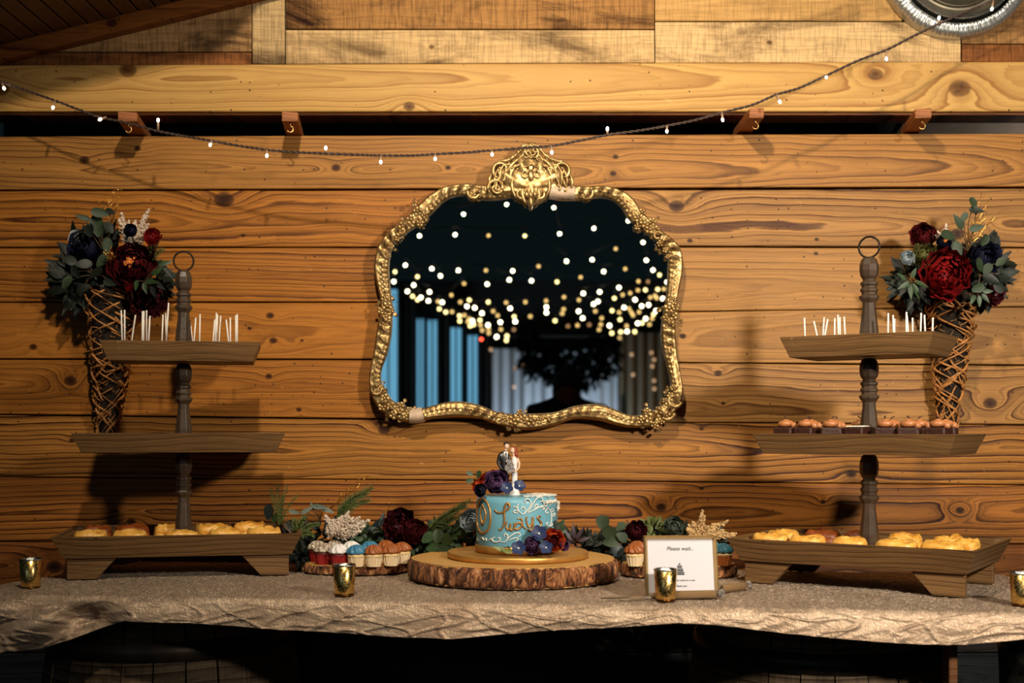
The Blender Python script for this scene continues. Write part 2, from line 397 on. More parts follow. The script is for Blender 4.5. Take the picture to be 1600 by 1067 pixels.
L_ = (q1 - q0).length; bw = W(27, WY); k = 0; t = 0
while t < L_ - bw:
    m = MB(); slab(m, q0 + ud * (t + .0022), q0 + ud * (t + bw - .0022), .0, .0135, y1, yb); child(bevel(m.build('plank', cm), .002, 1), ceil); t += bw
# dark room beyond the slot, its pale ceiling seen at the right end
bk = MB(); bk.box(-2.2, 2.6, 5.4, 5.44, 0, 3.2); wf = bk.build('wall_far', plain('far_wall', (.006, .008, .008, 1), .9)); wf['kind'] = 'structure'
q = P(1420, 190, 3.0); m = MB(); m.box(q.x, q.x + .9, q.y, q.y + .9, q.z + .02, q.z + .05)
cf = m.build('ceiling_far', plain('pale_metal_sheet', s2l((150, 135, 120)), .4, .5, var=.3, vscale=8)); cf['kind'] = 'structure'
for v in cf.data.vertices:
    if v.co.y > q.y + .5: v.co.z -= .22
area('far_ceiling_fill', (q.x + .55, q.y + .2, q.z - .5), (q.x + .6, q.y + .5, q.z + .1), .2, 2.2, (1, .9, .8))  # fill light added to brighten the pale far ceiling
# brackets with cup hooks in the slot
bw_m = wood('bracket_wood', s2l((170, 105, 62)), s2l((90, 48, 24)), 4.4, zc=2, depth=.05, dots=False)
for i, (x, wd, yaw, lab) in enumerate([(212, 28, 8, 'short wooden bracket with a cup hook, nearest the ceiling corner'), (458, 24, 6, 'short wooden bracket with a cup hook above the gap, left of the mirror crest'),
                       (1165, 22, 0, 'square-ended wooden bracket with a cup hook, right of the mirror crest'), (1428, 24, -8, 'wooden bracket with a cup hook, below the round metal pan')]):
    b = P(x, 211 if x < 800 else 206, WY)
    t = thing('wall_bracket', lab, 'bracket', (b.x, WY * K + .02, b.z), math.radians(yaw), 'brackets in the slot of the plank wall')
    hw = W(wd, WY) / 2; ht = W(17, WY)
    m = MB(); m.box(-hw, hw, -.165, .07, .0005, ht * .86); bevel(m.build('block', bw_m, t), .002)
    m = MB(); pts = [(0, -.150, 0), (0, -.150, -.008)] + [(.0075 * math.sin(a), -.150, -.016 + .0075 * math.cos(a)) for a in [j * .5 for j in range(0, 10)]]
    m.tube(pts, .0016, 6); m.build('hook', plain('brass_hook', s2l((190, 150, 90)), .3, 1) if i == 0 else bpy.data.materials['brass_hook'], t, True)

# floor, rear room (seen only in the mirror)
m = MB(); m.box(-4.2, 4.2, -12.3, 3.3, -.05, 0); fl = m.build('floor', plain('concrete_floor', s2l((70, 64, 58)), .5, var=.3, vscale=3)); fl['kind'] = 'structure'
RYW = -12.0; MIRY = 2.645 * K
def PM(px, py, D): return Vector(((px - 800) / F * D, 2 * MIRY - D, ZC - (py - HOR) / F * D))
DR = 2 * MIRY - RYW
m = MB(); m.box(-4.2, 4.2, RYW - .1, RYW, 0, 3.4); wr = m.build('wall_rear', plain('rear_wall', (.012, .016, .016, 1), .9)); wr['kind'] = 'structure'
glassblue = plain('dusk_window', s2l((70, 130, 170)), .4, emit=s2l((108, 172, 205)), es=.95)
curt = plain('grey_curtain', s2l((58, 62, 62)), .9, var=.3, vscale=2)
wi = 0
for (a, b, ty, es) in [(592, 622, 452, 1), (650, 663, 498, .9), (667, 684, 500, 1), (703, 722, 512, 1), (730, 747, 524, 1)]:
    wi += 1; A = PM(a, ty, DR - .05); B = PM(b, 648, DR - .05); 
    m = MB(); m.box(A.x, B.x, RYW, RYW + .04, B.z, A.z); w = m.build('window_%d' % wi, glassblue); w['kind'] = 'structure'
    m = MB()
    for xx in (A.x, (A.x + B.x) / 2, B.x): m.box(xx - .012, xx + .012, RYW + .04, RYW + .06, B.z, A.z)
    m.box(A.x, B.x, RYW + .04, RYW + .06, 1.45, 1.49)
    child(m.build('window_frame', black), w)
def curtain(a, b, ty, mat, lab, by=900, off=.2, n=14):
    A = PM(a, ty, DR - off); B = PM(b, by, DR - off); B.z = max(B.z, .03)
    m = MB(); y = RYW + off
    def fn(u, v):
        x = A.x + (B.x - A.x) * u
        return Vector((x, y + .022 * math.sin(u * n * 2 * pi) + .02 * math.sin(u * 31), A.z + (B.z - A.z) * v))
    m.surf(fn, n * 8, 4); o = m.build('curtain', mat, None, True); return tag(o, lab, 'curtain', 'curtains reflected in the mirror')
curtain(622, 650, 440, curt, 'dark curtain beside the widest blue window in the mirror', n=3)
curtain(684, 703, 490, curt, 'dark curtain between the two middle blue windows in the mirror', n=2)
curtain(747, 766, 500, plain('dark_curtain', (.012, .012, .012, 1), .9), 'near-black curtain right of the blue windows in the mirror', n=2)
gw = plain('pale_drape', s2l((205, 208, 212)), .9, emit=s2l((120, 140, 160)), es=0)
bpy.data.materials['pale_drape'].node_tree.nodes['Principled BSDF'].inputs['Emission Strength'].default_value = 0
curtain(766, 965, 545, gw, 'pale draped curtain behind the reflected guest in the mirror', n=12)
curtain(968, 1045, 520, plain('brown_drape', s2l((130, 112, 86)), .9), 'brown draped curtain at the right of the mirror reflection', n=5)
area('drape_fill', (.9, RYW + .95, .12), (.7, RYW + .2, 1.4), .6, 30, (.66, .82, 1), 'DISK', 140)  # unseen fill light added at floor level to brighten the pale drape
area('drape_fill', (3.0, RYW + .9, .12), (2.9, RYW + .2, 1.4), .3, 6, (1, .78, .5), 'DISK', 140)  # second added fill, warm, to brighten the brown drape
# hanging greenery in the mirror
m = MB()
for i in range(900):
    q = PM(U(815, 965), 0, DR - 1.2); cx = abs((q.x - PM(890, 0, DR - 1.2).x)) / .75
    z0 = PM(0, 600 + 20 * R() - 38 * cx, DR - 1.2).z
    q.z = U(z0, z0 + .55); q.y += U(-.2, .2)
    m.leaf(q, (U(-1, 1), U(-.5, .5), -U(.3, 1)), (U(-.5, .5), 1, 0), U(.08, .16), U(.03, .06))
o = m.build('hanging_greenery', plain('green_leaves_far', s2l((4, 26, 16)), .7, var=.5, spec=.1), None, True, kind='stuff'); o['label'] = 'dark green hanging foliage above the reflected guest in the mirror'; o['category'] = 'greenery'
m = MB(); q = PM(974, 648, DR - 1.5); m.lathe([(.035, 0), (.035, .55), (.02, .56)], 14, (q.x, q.y, q.z - .28))
tag(m.build('candle', plain('pale_candle', s2l((160, 185, 200)), .5, emit=s2l((120, 150, 170)), es=.0), None, True), 'pale blue-white pillar candle reflected low in the mirror', 'candle')
m = MB(); m.box(q.x - .9, q.x + .9, q.y - .35, q.y + .35, q.z - .32, q.z - .28)
for sx in (-.85, .85):
    for sy in (-.3, .3): m.box(q.x + sx - .03, q.x + sx + .03, q.y + sy - .03, q.y + sy + .03, .0, q.z - .32)
tag(m.build('rear_table', black), 'black table carrying the pale candle in the mirror', 'table')
# reflected festoon strands
BK = [(365,277,1),(515,243,1),(679,254,1),(937,300,1),(212,352,1),(336,348,1),(452,351,.3),(578,352,.7),(699,345,1),(818,326,1),(989,375,1),(894,397,.3),
(163,454,1),(127,477,.6),(123,511,1),(205,494,.6),(255,466,1),(285,491,1),(192,523,1),(347,472,1),(367,518,.4),(443,472,.4),(447,520,1),(536,474,.8),(524,505,1),(626,458,.3),(601,508,1),(690,512,.5),(723,440,1),(812,435,1),(852,476,1),(772,496,.3),(927,467,.4),(1000,437,1),(1023,471,1),(1046,488,.5),(973,510,.4),(1072,513,1),
(170,545,1),(188,562,.5),(205,574,.7),(217,566,1),(247,547,1),(243,578,.8),(277,580,.3),(291,583,1),(281,606,.5),(303,617,.5),(323,558,.3),(325,616,.3),(354,582,.2),(385,575,.6),(377,597,1),(404,602,1),(451,582,.5),(429,621,.9),(468,614,.3),(484,629,.4),(513,584,.4),(527,604,1),(541,633,.6),(545,650,.8),(493,652,1),(580,582,.4),(597,632,.3),(652,578,.4),(653,600,1),(653,619,1),(714,565,.3),(713,607,.4),(708,622,.2),(766,575,.4),(781,552,1),(765,614,1),(779,638,1),(683,647,.7),(838,547,1),(832,580,1),(817,589,1),(823,614,.2),(845,638,.3),(842,660,.2),(872,664,1),(761,663,.3),(728,666,.1),(802,661,.1),
(351,630,.6),(352,648,.5),(368,628,.4),(385,640,.3),(380,650,.3),(396,648,1),(400,660,.5),(422,645,.6),(424,662,.4),(430,680,.4),(450,662,1),(453,690,.3),(452,675,.4),(480,703,1),(495,677,.4),(516,700,.6),(514,715,.5),(540,678,.15),(388,665,.6),
(905,532,1),(889,569,.6),(918,557,.4),(881,612,.6),(923,601,1),(909,643,.7),(906,618,.3),(944,551,.4),(961,574,1),(971,541,.3),(997,540,.5),(984,596,.9),(975,617,.3),(998,640,1),(970,656,.9),(985,655,.6),(954,628,.3),(948,618,.2),(940,605,.2),(1006,511,.15),(1014,566,.3),(1008,592,.9),(1034,612,1),(1025,625,.6),(1011,660,.3),(1020,640,.3),(1040,538,.6),(1061,537,.2),(1057,570,1),(1036,568,.2),(1030,560,.4),(933,684,1),(960,685,.7),(911,686,.6),(907,708,.2),(880,690,.6),(880,712,.6),(836,678,.2),(932,665,.4),
(460,747,.07),(545,813,.06),(572,803,.06),(541,877,.1),(949,764,.08),(1018,758,.12),(1027,782,.08),(1021,805,.06),(954,834,.06),(1027,855,.07),(1028,883,.1)]
bulbmats = [plain('warm_bulb_%d' % i, (1, .9, .7, 1), .4, emit=c, es=e) for i, (c, e) in enumerate([((1, .86, .55, 1), 13), ((1, .76, .30, 1), 5.5), ((1, .62, .2, 1), 2.2), ((1, .5, .2, 1), .8)])]
cablem = plain('brown_cable', s2l((62, 44, 36)), .6)
strands = {}
for (x, y, b) in BK:
    px, py = 560 + x / 2.223, 210 + y / 2.223
    if y > 735: D = DR - .45
    else: D = min(17.6, max(6.9, 1.24 * F / (HOR - py)))
    strands.setdefault(99 if y > 735 else int(D / 1.35), []).append((PM(px, py, D), D, b))
for key, lst in sorted(strands.items()):
    lst.sort(key=lambda q: q[0].x)
    nm = {99: 'dim string of lights hung down the rear curtains in the mirror'}.get(key)
    lab = nm or 'string of warm lights across the dark room in the mirror, %s strand from the front' % ORD[max(0, min(12, sorted(strands).index(key)))]
    t = thing('light_string', lab, 'string lights', lst[0][0], 0, 'light strings reflected in the mirror', world=True)
    if key != 99:
        m = MB(); pts = [Vector((-2.6, lst[0][0].y, 3.0))] + [Vector((q[0].x, q[0].y, q[0].z + .05)) for q in lst] + [Vector((2.6, lst[-1][0].y, 3.0))]
        m.tube(pts, .004, 4); m.build('cable', cablem, t)
    for (q, D, b) in lst:
        m = MB(); r = .00125 * D; m.blob(q, r, 10, 7)
        m.build('bulb', bulbmats[0 if b > .75 else 1 if b > .45 else 2 if b > .15 else 3], t, True)
q = PM(752, 530, 14); m = MB(); m.blob(q, .016, 10, 7)
tag(m.build('red_lamp', plain('red_lamp', (1, .1, .05, 1), .4, emit=(1, .07, .03, 1), es=9), None, True), 'small glowing red lamp in the dark of the mirror', 'lamp')

# ---------------------------------------------------------------- guest reflected in the mirror
def skin(name, verts, edges, mat, parent, lv=2, root=0):
    me = bpy.data.meshes.new(name); me.from_pydata([v[0] for v in verts], edges, []); me.materials.append(mat)
    o = bpy.data.objects.new(name, me); COL.objects.link(o)
    if parent is not None: o.parent = parent
    mo = o.modifiers.new('skin', 'SKIN'); mo.use_smooth_shade = True
    for i, v in enumerate(verts):
        r = v[1]; me.skin_vertices[0].data[i].radius = (r, r) if not isinstance(r, tuple) else r
    me.skin_vertices[0].data[root].use_root = True
    ss = o.modifiers.new('sub', 'SUBSURF'); ss.levels = lv; ss.render_levels = lv
    return o
H = PM(885, 612, 7.2)
pt = thing('person', 'person in dark clothes and a cap, silhouetted low in the mirror', 'person', (H.x, H.y, 0))
hz = H.z; bz = hz + .10
darkc = plain('dark_clothes', s2l((22, 24, 28)), .85); skinm = plain('skin', s2l((90, 50, 38)), .7)
skin('body', [((0, 0, bz - .62), .13), ((0, 0, bz - .42), .14), ((0, 0, bz - .24), .15), ((0, 0.01, bz - .13), .06), ((0, .02, bz - .06), .05),
              ((-.19, 0, bz - .22), .065), ((-.25, .06, bz - .44), .045), ((-.10, .26, bz - .36), .035), ((-.04, .33, bz - .26), .03),
              ((.19, 0, bz - .22), .065), ((.26, .06, bz - .44), .045), ((.12, .26, bz - .36), .035), ((.05, .33, bz - .26), .03),
              ((-.10, 0, bz - .72), .09), ((-.11, .02, .46), .065), ((-.12, 0, .08), .045), ((-.12, .14, .04), .04),
              ((.10, 0, bz - .72), .09), ((.11, .02, .46), .065), ((.12, 0, .08), .045), ((.12, .14, .04), .04)],
     [(0, 1), (1, 2), (2, 3), (3, 4), (2, 5), (5, 6), (6, 7), (7, 8), (2, 9), (9, 10), (10, 11), (11, 12), (0, 13), (13, 14), (14, 15), (15, 16), (0, 17), (17, 18), (18, 19), (19, 20)], darkc, pt)
m = MB(); m.blob((0, .01, hz + .0), (.072, .09, .115), 16, 12); m.blob((0, .1, hz - .01), (.012, .02, .02), 8, 6)
for sx in (-1, 1): m.blob((sx * .073, 0, hz - .005), (.01, .02, .03), 8, 6); m.blob((sx * .028, .088, hz + .012), .011, 8, 6)
m.tube([(-.022, .09, hz - .055), (0, .097, hz - .057), (.022, .09, hz - .055)], .005, 5)
hd = m.build('head', skinm, pt, True)
m = MB(); m.blob((0, 0, hz + .035), (.082, .098, .098), 16, 10); m.blob((0, .10, hz + .05), (.07, .07, .012), 14, 6); m.build('cap', darkc, pt, True)

# ---------------------------------------------------------------- gilt mirror
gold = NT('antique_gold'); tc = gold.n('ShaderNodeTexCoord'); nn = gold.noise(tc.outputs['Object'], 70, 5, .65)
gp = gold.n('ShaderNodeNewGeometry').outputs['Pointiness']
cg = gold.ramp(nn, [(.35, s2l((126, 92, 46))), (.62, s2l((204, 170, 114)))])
cg = gold.mix(gold.ramp(gp, [(.42, g(1)), (.495, g(0))]), cg, s2l((62, 36, 14)))  # patina brown follows the relief, painting shade into the recesses
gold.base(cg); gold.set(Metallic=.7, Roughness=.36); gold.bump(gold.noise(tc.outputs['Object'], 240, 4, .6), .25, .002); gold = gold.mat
CF = [(798,299),(776,301),(751,301),(731,297),(706,299),(686,308),(669,323),(650,342),(634,354),(616,367),(603,385),(597,408),(597,430),(601,453),(604,480),(602,505),(598,534),(593,557),(587,579),(587,602),(594,620),(609,637),(632,648),(654,649),(680,643),(713,639),(747,643),(774,652),(805,658),(833,658),(865,654),(900,644),(937,644),(975,656),(1000,658),(1024,653),(1044,637),(1055,620),(1057,602),(1052,575),(1047,552),(1044,523),(1045,496),(1049,469),(1054,430),(1055,408),(1051,390),(1038,376),(1022,364),(1006,350),(991,335),(980,318),(964,306),(941,300),(910,302),(881,302),(854,300),(826,298)]
def catmull(pts, sub, closed=True):
    out = []; N = len(pts)
    for i in range(N if closed else N - 1):
        p0 = pts[(i - 1) % N] if closed or i > 0 else pts[0]; p1 = pts[i]; p2 = pts[(i + 1) % N]; p3 = pts[(i + 2) % N] if closed or i + 2 < N else pts[-1]
        for j in range(sub):
            t = j / sub
            out.append(tuple(.5 * ((2 * b) + (-a + c) * t + (2 * a - 5 * b + 4 * c - d) * t * t + (-a + 3 * b - 3 * c + d) * t ** 3) for a, b, c, d in zip(p0, p1, p2, p3)))
    if not closed: out.append(pts[-1])
    return out
DM = 2.645
cl = catmull(CF, 12)
mt = thing('mirror', 'ornate gilt mirror with carved crest hanging on the plank wall', 'mirror', P(826, 660, DM), world=True)
def MP(px, py, h=0): q = P(px, py, DM); q.y -= h; return q       # h: relief towards the room (metres)
N = len(cl); m = MB()
nv = 14; arc = [0]
for i in range(1, N + 1):
    a, b = cl[i - 1], cl[i % N]; arc.append(arc[-1] + math.hypot(a[0] - b[0], a[1] - b[1]))
def ffn(u, v):
    i = int(round(u * N)) % N
    a, b = cl[i - 1], cl[(i + 1) % N]; tx, ty = b[0] - a[0], b[1] - a[1]; l = math.hypot(tx, ty) or 1; nx, ny = -ty / l, tx / l   # towards the glass or outside
    s_ = v * 2 - 1; hw = 11.5 + 1.6 * math.sin(arc[i] * .055)
    prof = .004 + .016 * (1 - abs(s_) ** 2.2) + .005 * math.exp(-((s_ - .72) / .16) ** 2) + .004 * math.exp(-((s_ + .75) / .14) ** 2)
    ph = arc[i] / 8.2
    rope = max(0, math.sin(ph * 2 * pi * .55 + s_ * 3.0)) ** .7
    leafy = math.sin(arc[i] * .022) ** 2
    prof += .0085 * rope * leafy * math.exp(-(s_ / .55) ** 2) - .0035 * (1 - leafy) * math.exp(-((s_ - .15) / .2) ** 2) + .003 * math.sin(arc[i] * .8 + s_ * 4) * math.exp(-((s_ + .45) / .25) ** 2)
    prof += .0015 * noise.noise(Vector((arc[i] * .25, s_ * 3, 0)))
    if abs(s_) > .99: prof = -.012
    return MP(cl[i][0] + nx * hw * s_, cl[i][1] + ny * hw * s_, prof)
m.surf(ffn, N, nv, True)
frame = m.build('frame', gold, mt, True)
# glass
gm = plain('mirror_glass', (.86, .89, .89, 1), .0, 1); m = MB()
cx, cy = 826, 480; vs = [MP(cx, cy, -.001)]; 
for (x, y) in cl: vs.append(MP(x, y, -.001))
m.add(vs, [(0, (i + 1) % N + 1, i + 1) for i in range(N)]); m.build('glass', gm, mt)
m = MB(); vs = [MP(x, y, -.004) for (x, y) in cl] + [MP(x, y, -.032) for (x, y) in cl]
m.add(vs, [(i, (i + 1) % N, N + (i + 1) % N, N + i) for i in range(N)] + [tuple(range(N)), tuple(range(2 * N - 1, N - 1, -1))]); m.build('backing', black, mt)
# flower clusters
def floret(m, px, py, r, h):
    m.blob(MP(px, py, h + .008), (W(r * .32, DM),) * 3, 8, 6)
    for k in range(5):
        a = k * 2 * pi / 5 + px
        c = MP(px + math.cos(a) * r * .62, py + math.sin(a) * r * .62, h + .005)
        m.blob(c, (W(r * .42, DM), W(r * .26, DM), W(r * .36, DM)), 8, 6)
def cluster(pts, name='flower_carving'):
    m = MB()
    for (x, y, r) in pts: floret(m, x, y, r, .014)
    for k in range(10):
        x, y, r = random.choice(pts); a = U(0, 2 * pi); q = MP(x + math.cos(a) * r * 1.25, y + math.sin(a) * r * 1.2, .011); e = MP(x + math.cos(a) * r * 2.1, y + math.sin(a) * r * 2, .008)
        m.leaf(q, e - q, (0, -1, 0), (e - q).length, W(r * .8, DM), .5, .1)
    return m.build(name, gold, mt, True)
cluster([(653, 332, 8), (643, 345, 9), (657, 350, 7), (630, 355, 8), (648, 320, 5), (664, 338, 6)])
cluster([(602, 466, 7), (606, 480, 9), (597, 486, 7), (605, 495, 8), (611, 487, 6), (602, 508, 6)])
cluster([(602, 622, 8), (612, 636, 9), (625, 645, 9), (598, 636, 7), (616, 648, 8), (636, 650, 7), (640, 641, 6), (596, 606, 5), (626, 634, 7)])
cluster([(803, 656, 10), (818, 655, 8), (829, 657, 10), (812, 645, 6), (844, 656, 7), (790, 653, 6)])
cluster([(1014, 654, 10), (1030, 645, 10), (1043, 634, 7), (1000, 656, 8), (1022, 664, 7), (1040, 650, 8), (1010, 643, 7), (1032, 658, 6)])
cluster([(1044, 482, 9), (1050, 494, 9), (1040, 497, 7), (1054, 480, 7), (1046, 508, 7), (1050, 468, 6)])
cluster([(996, 342, 8), (1006, 350, 9), (1018, 348, 7), (1002, 334, 7), (1014, 360, 8), (995, 356, 6), (1024, 360, 6)])
cluster([(1030, 382, 6), (1038, 392, 5), (1042, 402, 4)]); cluster([(622, 374, 5), (612, 386, 5), (606, 398, 4)]); cluster([(739, 306, 5), (749, 308, 4)]); cluster([(918, 306, 5), (908, 308, 4)])
cluster([(588, 590, 4), (593, 602, 5), (600, 610, 5)]); cluster([(1050, 606, 5), (1046, 618, 6), (1038, 626, 5)])
def spiral(cx, cy, r0, r1, a0, turns, n=28, h=.016, lift=.004):
    return [MP(cx + (r0 + (r1 - r0) * t) * math.cos(a0 + turns * 2 * pi * t), cy + (r0 + (r1 - r0) * t) * math.sin(a0 + turns * 2 * pi * t), h + lift * (1 - t)) for t in [i / n for i in range(n + 1)]]
def scrolls(lst, name='scroll_carving'):
    for (cx, cy, r0, r1, a0, tn, w) in lst:
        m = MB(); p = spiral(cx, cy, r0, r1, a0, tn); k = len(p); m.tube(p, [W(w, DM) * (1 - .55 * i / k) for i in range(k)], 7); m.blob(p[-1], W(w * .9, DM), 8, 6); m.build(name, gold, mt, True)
scrolls([(741, 303, 11, 3, -2.2, -1.3, 3), (915, 304, 11, 3, -.9, 1.3, 3), (628, 363, 8, 2, 2, 1.3, 2.6), (1026, 370, 8, 2, 1, -1.3, 2.6), (590, 608, 9, 2, 2.4, -1.2, 2.6),
         (779, 657, 8, 2, 3, 1.2, 2.6), (1052, 625, 12, 3, .3, 1.2, 3), (850, 658, 8, 2, 0, -1.2, 2.6), (1040, 645, 12, 3, 0, 1.3, 3)])
m = MB(); random.seed(17)
def carve(i, side, L, w, ang):
    a, b = cl[i - 1], cl[(i + 1) % N]; tx, ty = b[0] - a[0], b[1] - a[1]; l = math.hypot(tx, ty) or 1; tx, ty = tx / l, ty / l; nx, ny = -ty, tx
    c, s_ = math.cos(ang), math.sin(ang); dx, dy = tx * c + nx * side * s_, ty * c + ny * side * s_
    p = MP(cl[i][0] - dx * L * .35, cl[i][1] - dy * L * .35, .021); e = MP(cl[i][0] + dx * L * .65, cl[i][1] + dy * L * .65, .014)
    m.leaf(p, e - p, (0, -1, 0), (e - p).length, W(w, DM), -.55, -.12, .9, 5)
nxt = 0
for i in range(N):
    if arc[i] >= nxt:
        seg = math.sin(arc[i] * .022 + .6)
        if seg > -.25:
            for sd in (-1, 1): carve(i, sd, 13, 4.6, .75)
            nxt = arc[i] + 6.2
        else:
            carve(i, 1 if (int(nxt) % 2) else -1, 24, 5, .22); nxt = arc[i] + 10
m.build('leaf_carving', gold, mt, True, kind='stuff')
# crest
CO = catmull([(764,304),(762,290),(767,279),(769,264),(779,254),(791,252),(799,248),(806,242),(812,236),(817,229),(828,226),(840,229),(846,236),(852,243),(860,249),(868,252),(879,255),(888,265),(890,279),(895,290),(898,303),(880,309),(857,311),(842,318),(828,324),(814,317),(799,309),(780,309)], 4)
m = MB(); n = len(CO)
def cfn(u, v):
    i = int(round(u * n)) % n; x, y = CO[i]; X = 829 + (x - 829) * v; Y = 285 + (y - 285) * v
    h = .020 * (1 - v ** 4) + .012
    h += .006 * math.sin(math.atan2(Y - 300, X - 829) * 9) * math.exp(-((v - .65) / .25) ** 2) * (1 if Y < 300 else .3)
    if v > .99: h = -.01
    return MP(X, Y, h)
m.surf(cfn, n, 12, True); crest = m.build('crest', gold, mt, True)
m = MB()
for (cx_, cy_, r0, r1, a0, tn, w) in [(783, 269, 14, 3, 1.9, 1.35, 3.2), (876, 269, 14, 3, 1.2, -1.35, 3.2), (776, 297, 14, 4, -3.4, 1.3, 3), (828, 238, 9, 3, 1.8, 1.2, 2.4), (833, 242, 9, 3, 1.2, -1.1, 2.4),
                               (810, 270, 10, 3, 2.8, 1.2, 2.4), (848, 270, 10, 3, .3, -1.2, 2.4), (815, 305, 9, 2, 1, 1.2, 2.4), (843, 305, 9, 2, 2, -1.2, 2.4)]:
    p = spiral(cx_, cy_, r0, r1, a0, tn, h=.028, lift=.002); k = len(p); m.tube(p, [W(w, DM) * (1 - .5 * i / k) for i in range(k)], 7); m.blob(p[-1], W(w, DM), 8, 6)
for sx in (-1, 1):
    for (a, b) in [((806, 262), (797, 292)), ((812, 250), (788, 282)), ((802, 280), (806, 312)), ((818, 296), (822, 322))]:
        a = (829 + sx * (829 - a[0]) * -1 * -1, a[1]) if sx > 0 else a; b = (829 + (829 - b[0]), b[1]) if sx > 0 else b
        p = [MP(a[0] + (b[0] - a[0]) * t + sx * 4 * math.sin(t * pi), a[1] + (b[1] - a[1]) * t, .030) for t in [i / 8 for i in range(9)]]
        m.tube(p, [W(1.2 + 2.2 * math.sin(pi * min(1, i / 8 + .05)), DM) for i in range(9)], 6)
for k in range(5):
    a = -pi / 2 + (k - 2) * .9; p = MP(829 + math.cos(a) * 10, 275 + math.sin(a) * 10, .034)
    m.tube([MP(829 + math.cos(a) * 10 + math.cos(b) * 4.5, 275 + math.sin(a) * 10 + math.sin(b) * 4.5, .034) for b in [j * .55 for j in range(12)]], W(1.7, DM), 5, closed=False)
m.blob(MP(829, 279, .034), (W(5, DM), .006, W(8, DM)), 10, 8); m.blob(MP(829, 318, .028), (W(4, DM), .007, W(9, DM)), 8, 6); m.blob(MP(828, 230, .022), (W(5, DM), .008, W(4, DM)), 8, 6)
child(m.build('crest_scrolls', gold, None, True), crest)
m = MB()
top_i = [i for i in range(n) if CO[i][1] < 306]
for (k_, w_, h_, sc_a) in [(.97, 2.5, .020, .8), (.80, 1.7, .030, 1.6), (.66, 1.3, .034, 1.2)]:
    pp = []
    for i in top_i:
        x, y = CO[i]; x = 829 + (x - 829) * k_; y = 292 + (y - 292) * k_; f = 1 + .012 * sc_a * math.sin(i * 1.3)
        pp.append(MP(829 + (x - 829) * f, 292 + (y - 292) * f, h_))
    m.tube(pp, [W(w_ * (1 + .25 * math.sin(j * 1.1)), DM) for j in range(len(pp))], 7)
for sx in (-1, 1):
    for j in range(5):
        x0, y0 = 829 + sx * (62 - j * 7.5), 300 - j * 3; x1, y1 = 829 + sx * (58 - j * 9), 270 - j * 6
        p = [MP(x0 + (x1 - x0) * t + sx * 4 * math.sin(t * pi), y0 + (y1 - y0) * t, .026 + .004 * math.sin(t * pi)) for t in [q_ / 7 for q_ in range(8)]]
        m.tube(p, [W(.7 + 2.0 * math.sin(pi * min(1, q_ / 7 + .08)), DM) for q_ in range(8)], 6)
for j in range(5):
    x0 = 829 + (j - 2) * 5.5; p = [MP(x0, 300, .028), MP(x0 + (j - 2) * 1.2, 308, .032), MP(829 + (j - 2) * 2.5, 319 - abs(j - 2) * 3, .024)]; m.tube(p, [W(2, DM), W(2.6, DM), W(1, DM)], 6)
child(m.build('crest_leaves', gold, None, True), crest)
def patch(a, b, name, mat):
    m = MB(); idx = [i for i in range(N) if a[0] < cl[i][0] < a[1] and b[0] < cl[i][1] < b[1]]
    idx.sort(key=lambda i: cl[i][0])
    def fn(u, v):
        i = idx[int(round(u * (len(idx) - 1)))]; p, q = cl[i - 1], cl[(i + 1) % N]; l = math.hypot(q[0] - p[0], q[1] - p[1]); nx, ny = -(q[1] - p[1]) / l, (q[0] - p[0]) / l
        s_ = v * 2 - 1; return MP(cl[i][0] + nx * 11.8 * s_, cl[i][1] + ny * 11.8 * s_, .006 + .024 * (1 - abs(s_) ** 3))
    m.surf(fn, len(idx) - 1, 8); o = m.build(name, mat, mt, True); o['label'] = 'pinkish plaster repair on the frame'; return o
plast = plain('bare_plaster', s2l((206, 176, 148)), .55, var=.25, vscale=50, bump=.5, bscale=120)
patch((857, 899), (280, 320), 'plaster_repair', plast); patch((641, 664), (630, 660), 'plaster_repair', plast)

# ---------------------------------------------------------------- metal pan at the top right, fairy lights
q = P(1499, -63, WY - .03)
t = thing('metal_pan', 'round galvanised metal pan with fluted rim, above the right-hand shelf boards', 'pan', (q.x, WY * K - .002, q.z))
R0 = W(118, WY); bsteel = plain('bright_steel', s2l((190, 190, 188)), .34, .85)
def rp(prof, name, mat, fl=0):
    m = MB(); n = 220
    def fn(u, v):
        a = u * 2 * pi; j = v * (len(prof) - 1); i = min(int(j), len(prof) - 2); f = j - i
        r = prof[i][0] + (prof[i + 1][0] - prof[i][0]) * f; y = prof[i][1] + (prof[i + 1][1] - prof[i][1]) * f
        if fl: y -= fl * (1 if math.sin(a * 110) > 0 else 0) * math.sin(pi * v)
        return Vector((math.cos(a) * r * R0, -y, math.sin(a) * r * R0))
    m.surf(fn, n if not fl else 440, (len(prof) - 1) * 3, True); return m.build(name, mat, t, True)
rp([(1.0, .0), (1.0, .03), (.97, .040), (.86, .046), (.84, .040)], 'fluted_rim', bsteel, .008)
dgal = plain('dull_galvanised', s2l((128, 118, 100)), .45, .8, var=.4, vscale=9)
rp([(.845, .040), (.83, .02), (.80, .012)], 'gutter', iron); rp([(.80, .01), (.79, .05), (.76, .055)], 'inner_ring', steel)
rp([(.765, .054), (.74, .03), (.62, .026), (.60, .034), (.58, .026), (.0, .02)], 'disc', dgal)
CB = [(-40,113),(0,127),(40,141),(80,155),(120,170),(157,183),(200,192),(247,205),(290,213),(330,220),(375,228),(416,234),(465,238),(509,240),(560,242),(595,243),(640,243),(680,241),(730,238),(769,235),(820,231),(861,228),(905,220),(949,211),(1000,204),(1040,197),(1085,188),(1128,176),(1175,164),(1213,148),(1250,137),(1291,118),(1340,95),(1385,78),(1430,55),(1466,38),(1510,18),(1552,1),(1600,-22),(1650,-50)]
def cdep(px): return 2.56 - .10 * math.sin(pi * min(1, max(0, (px + 40) / 1690)))
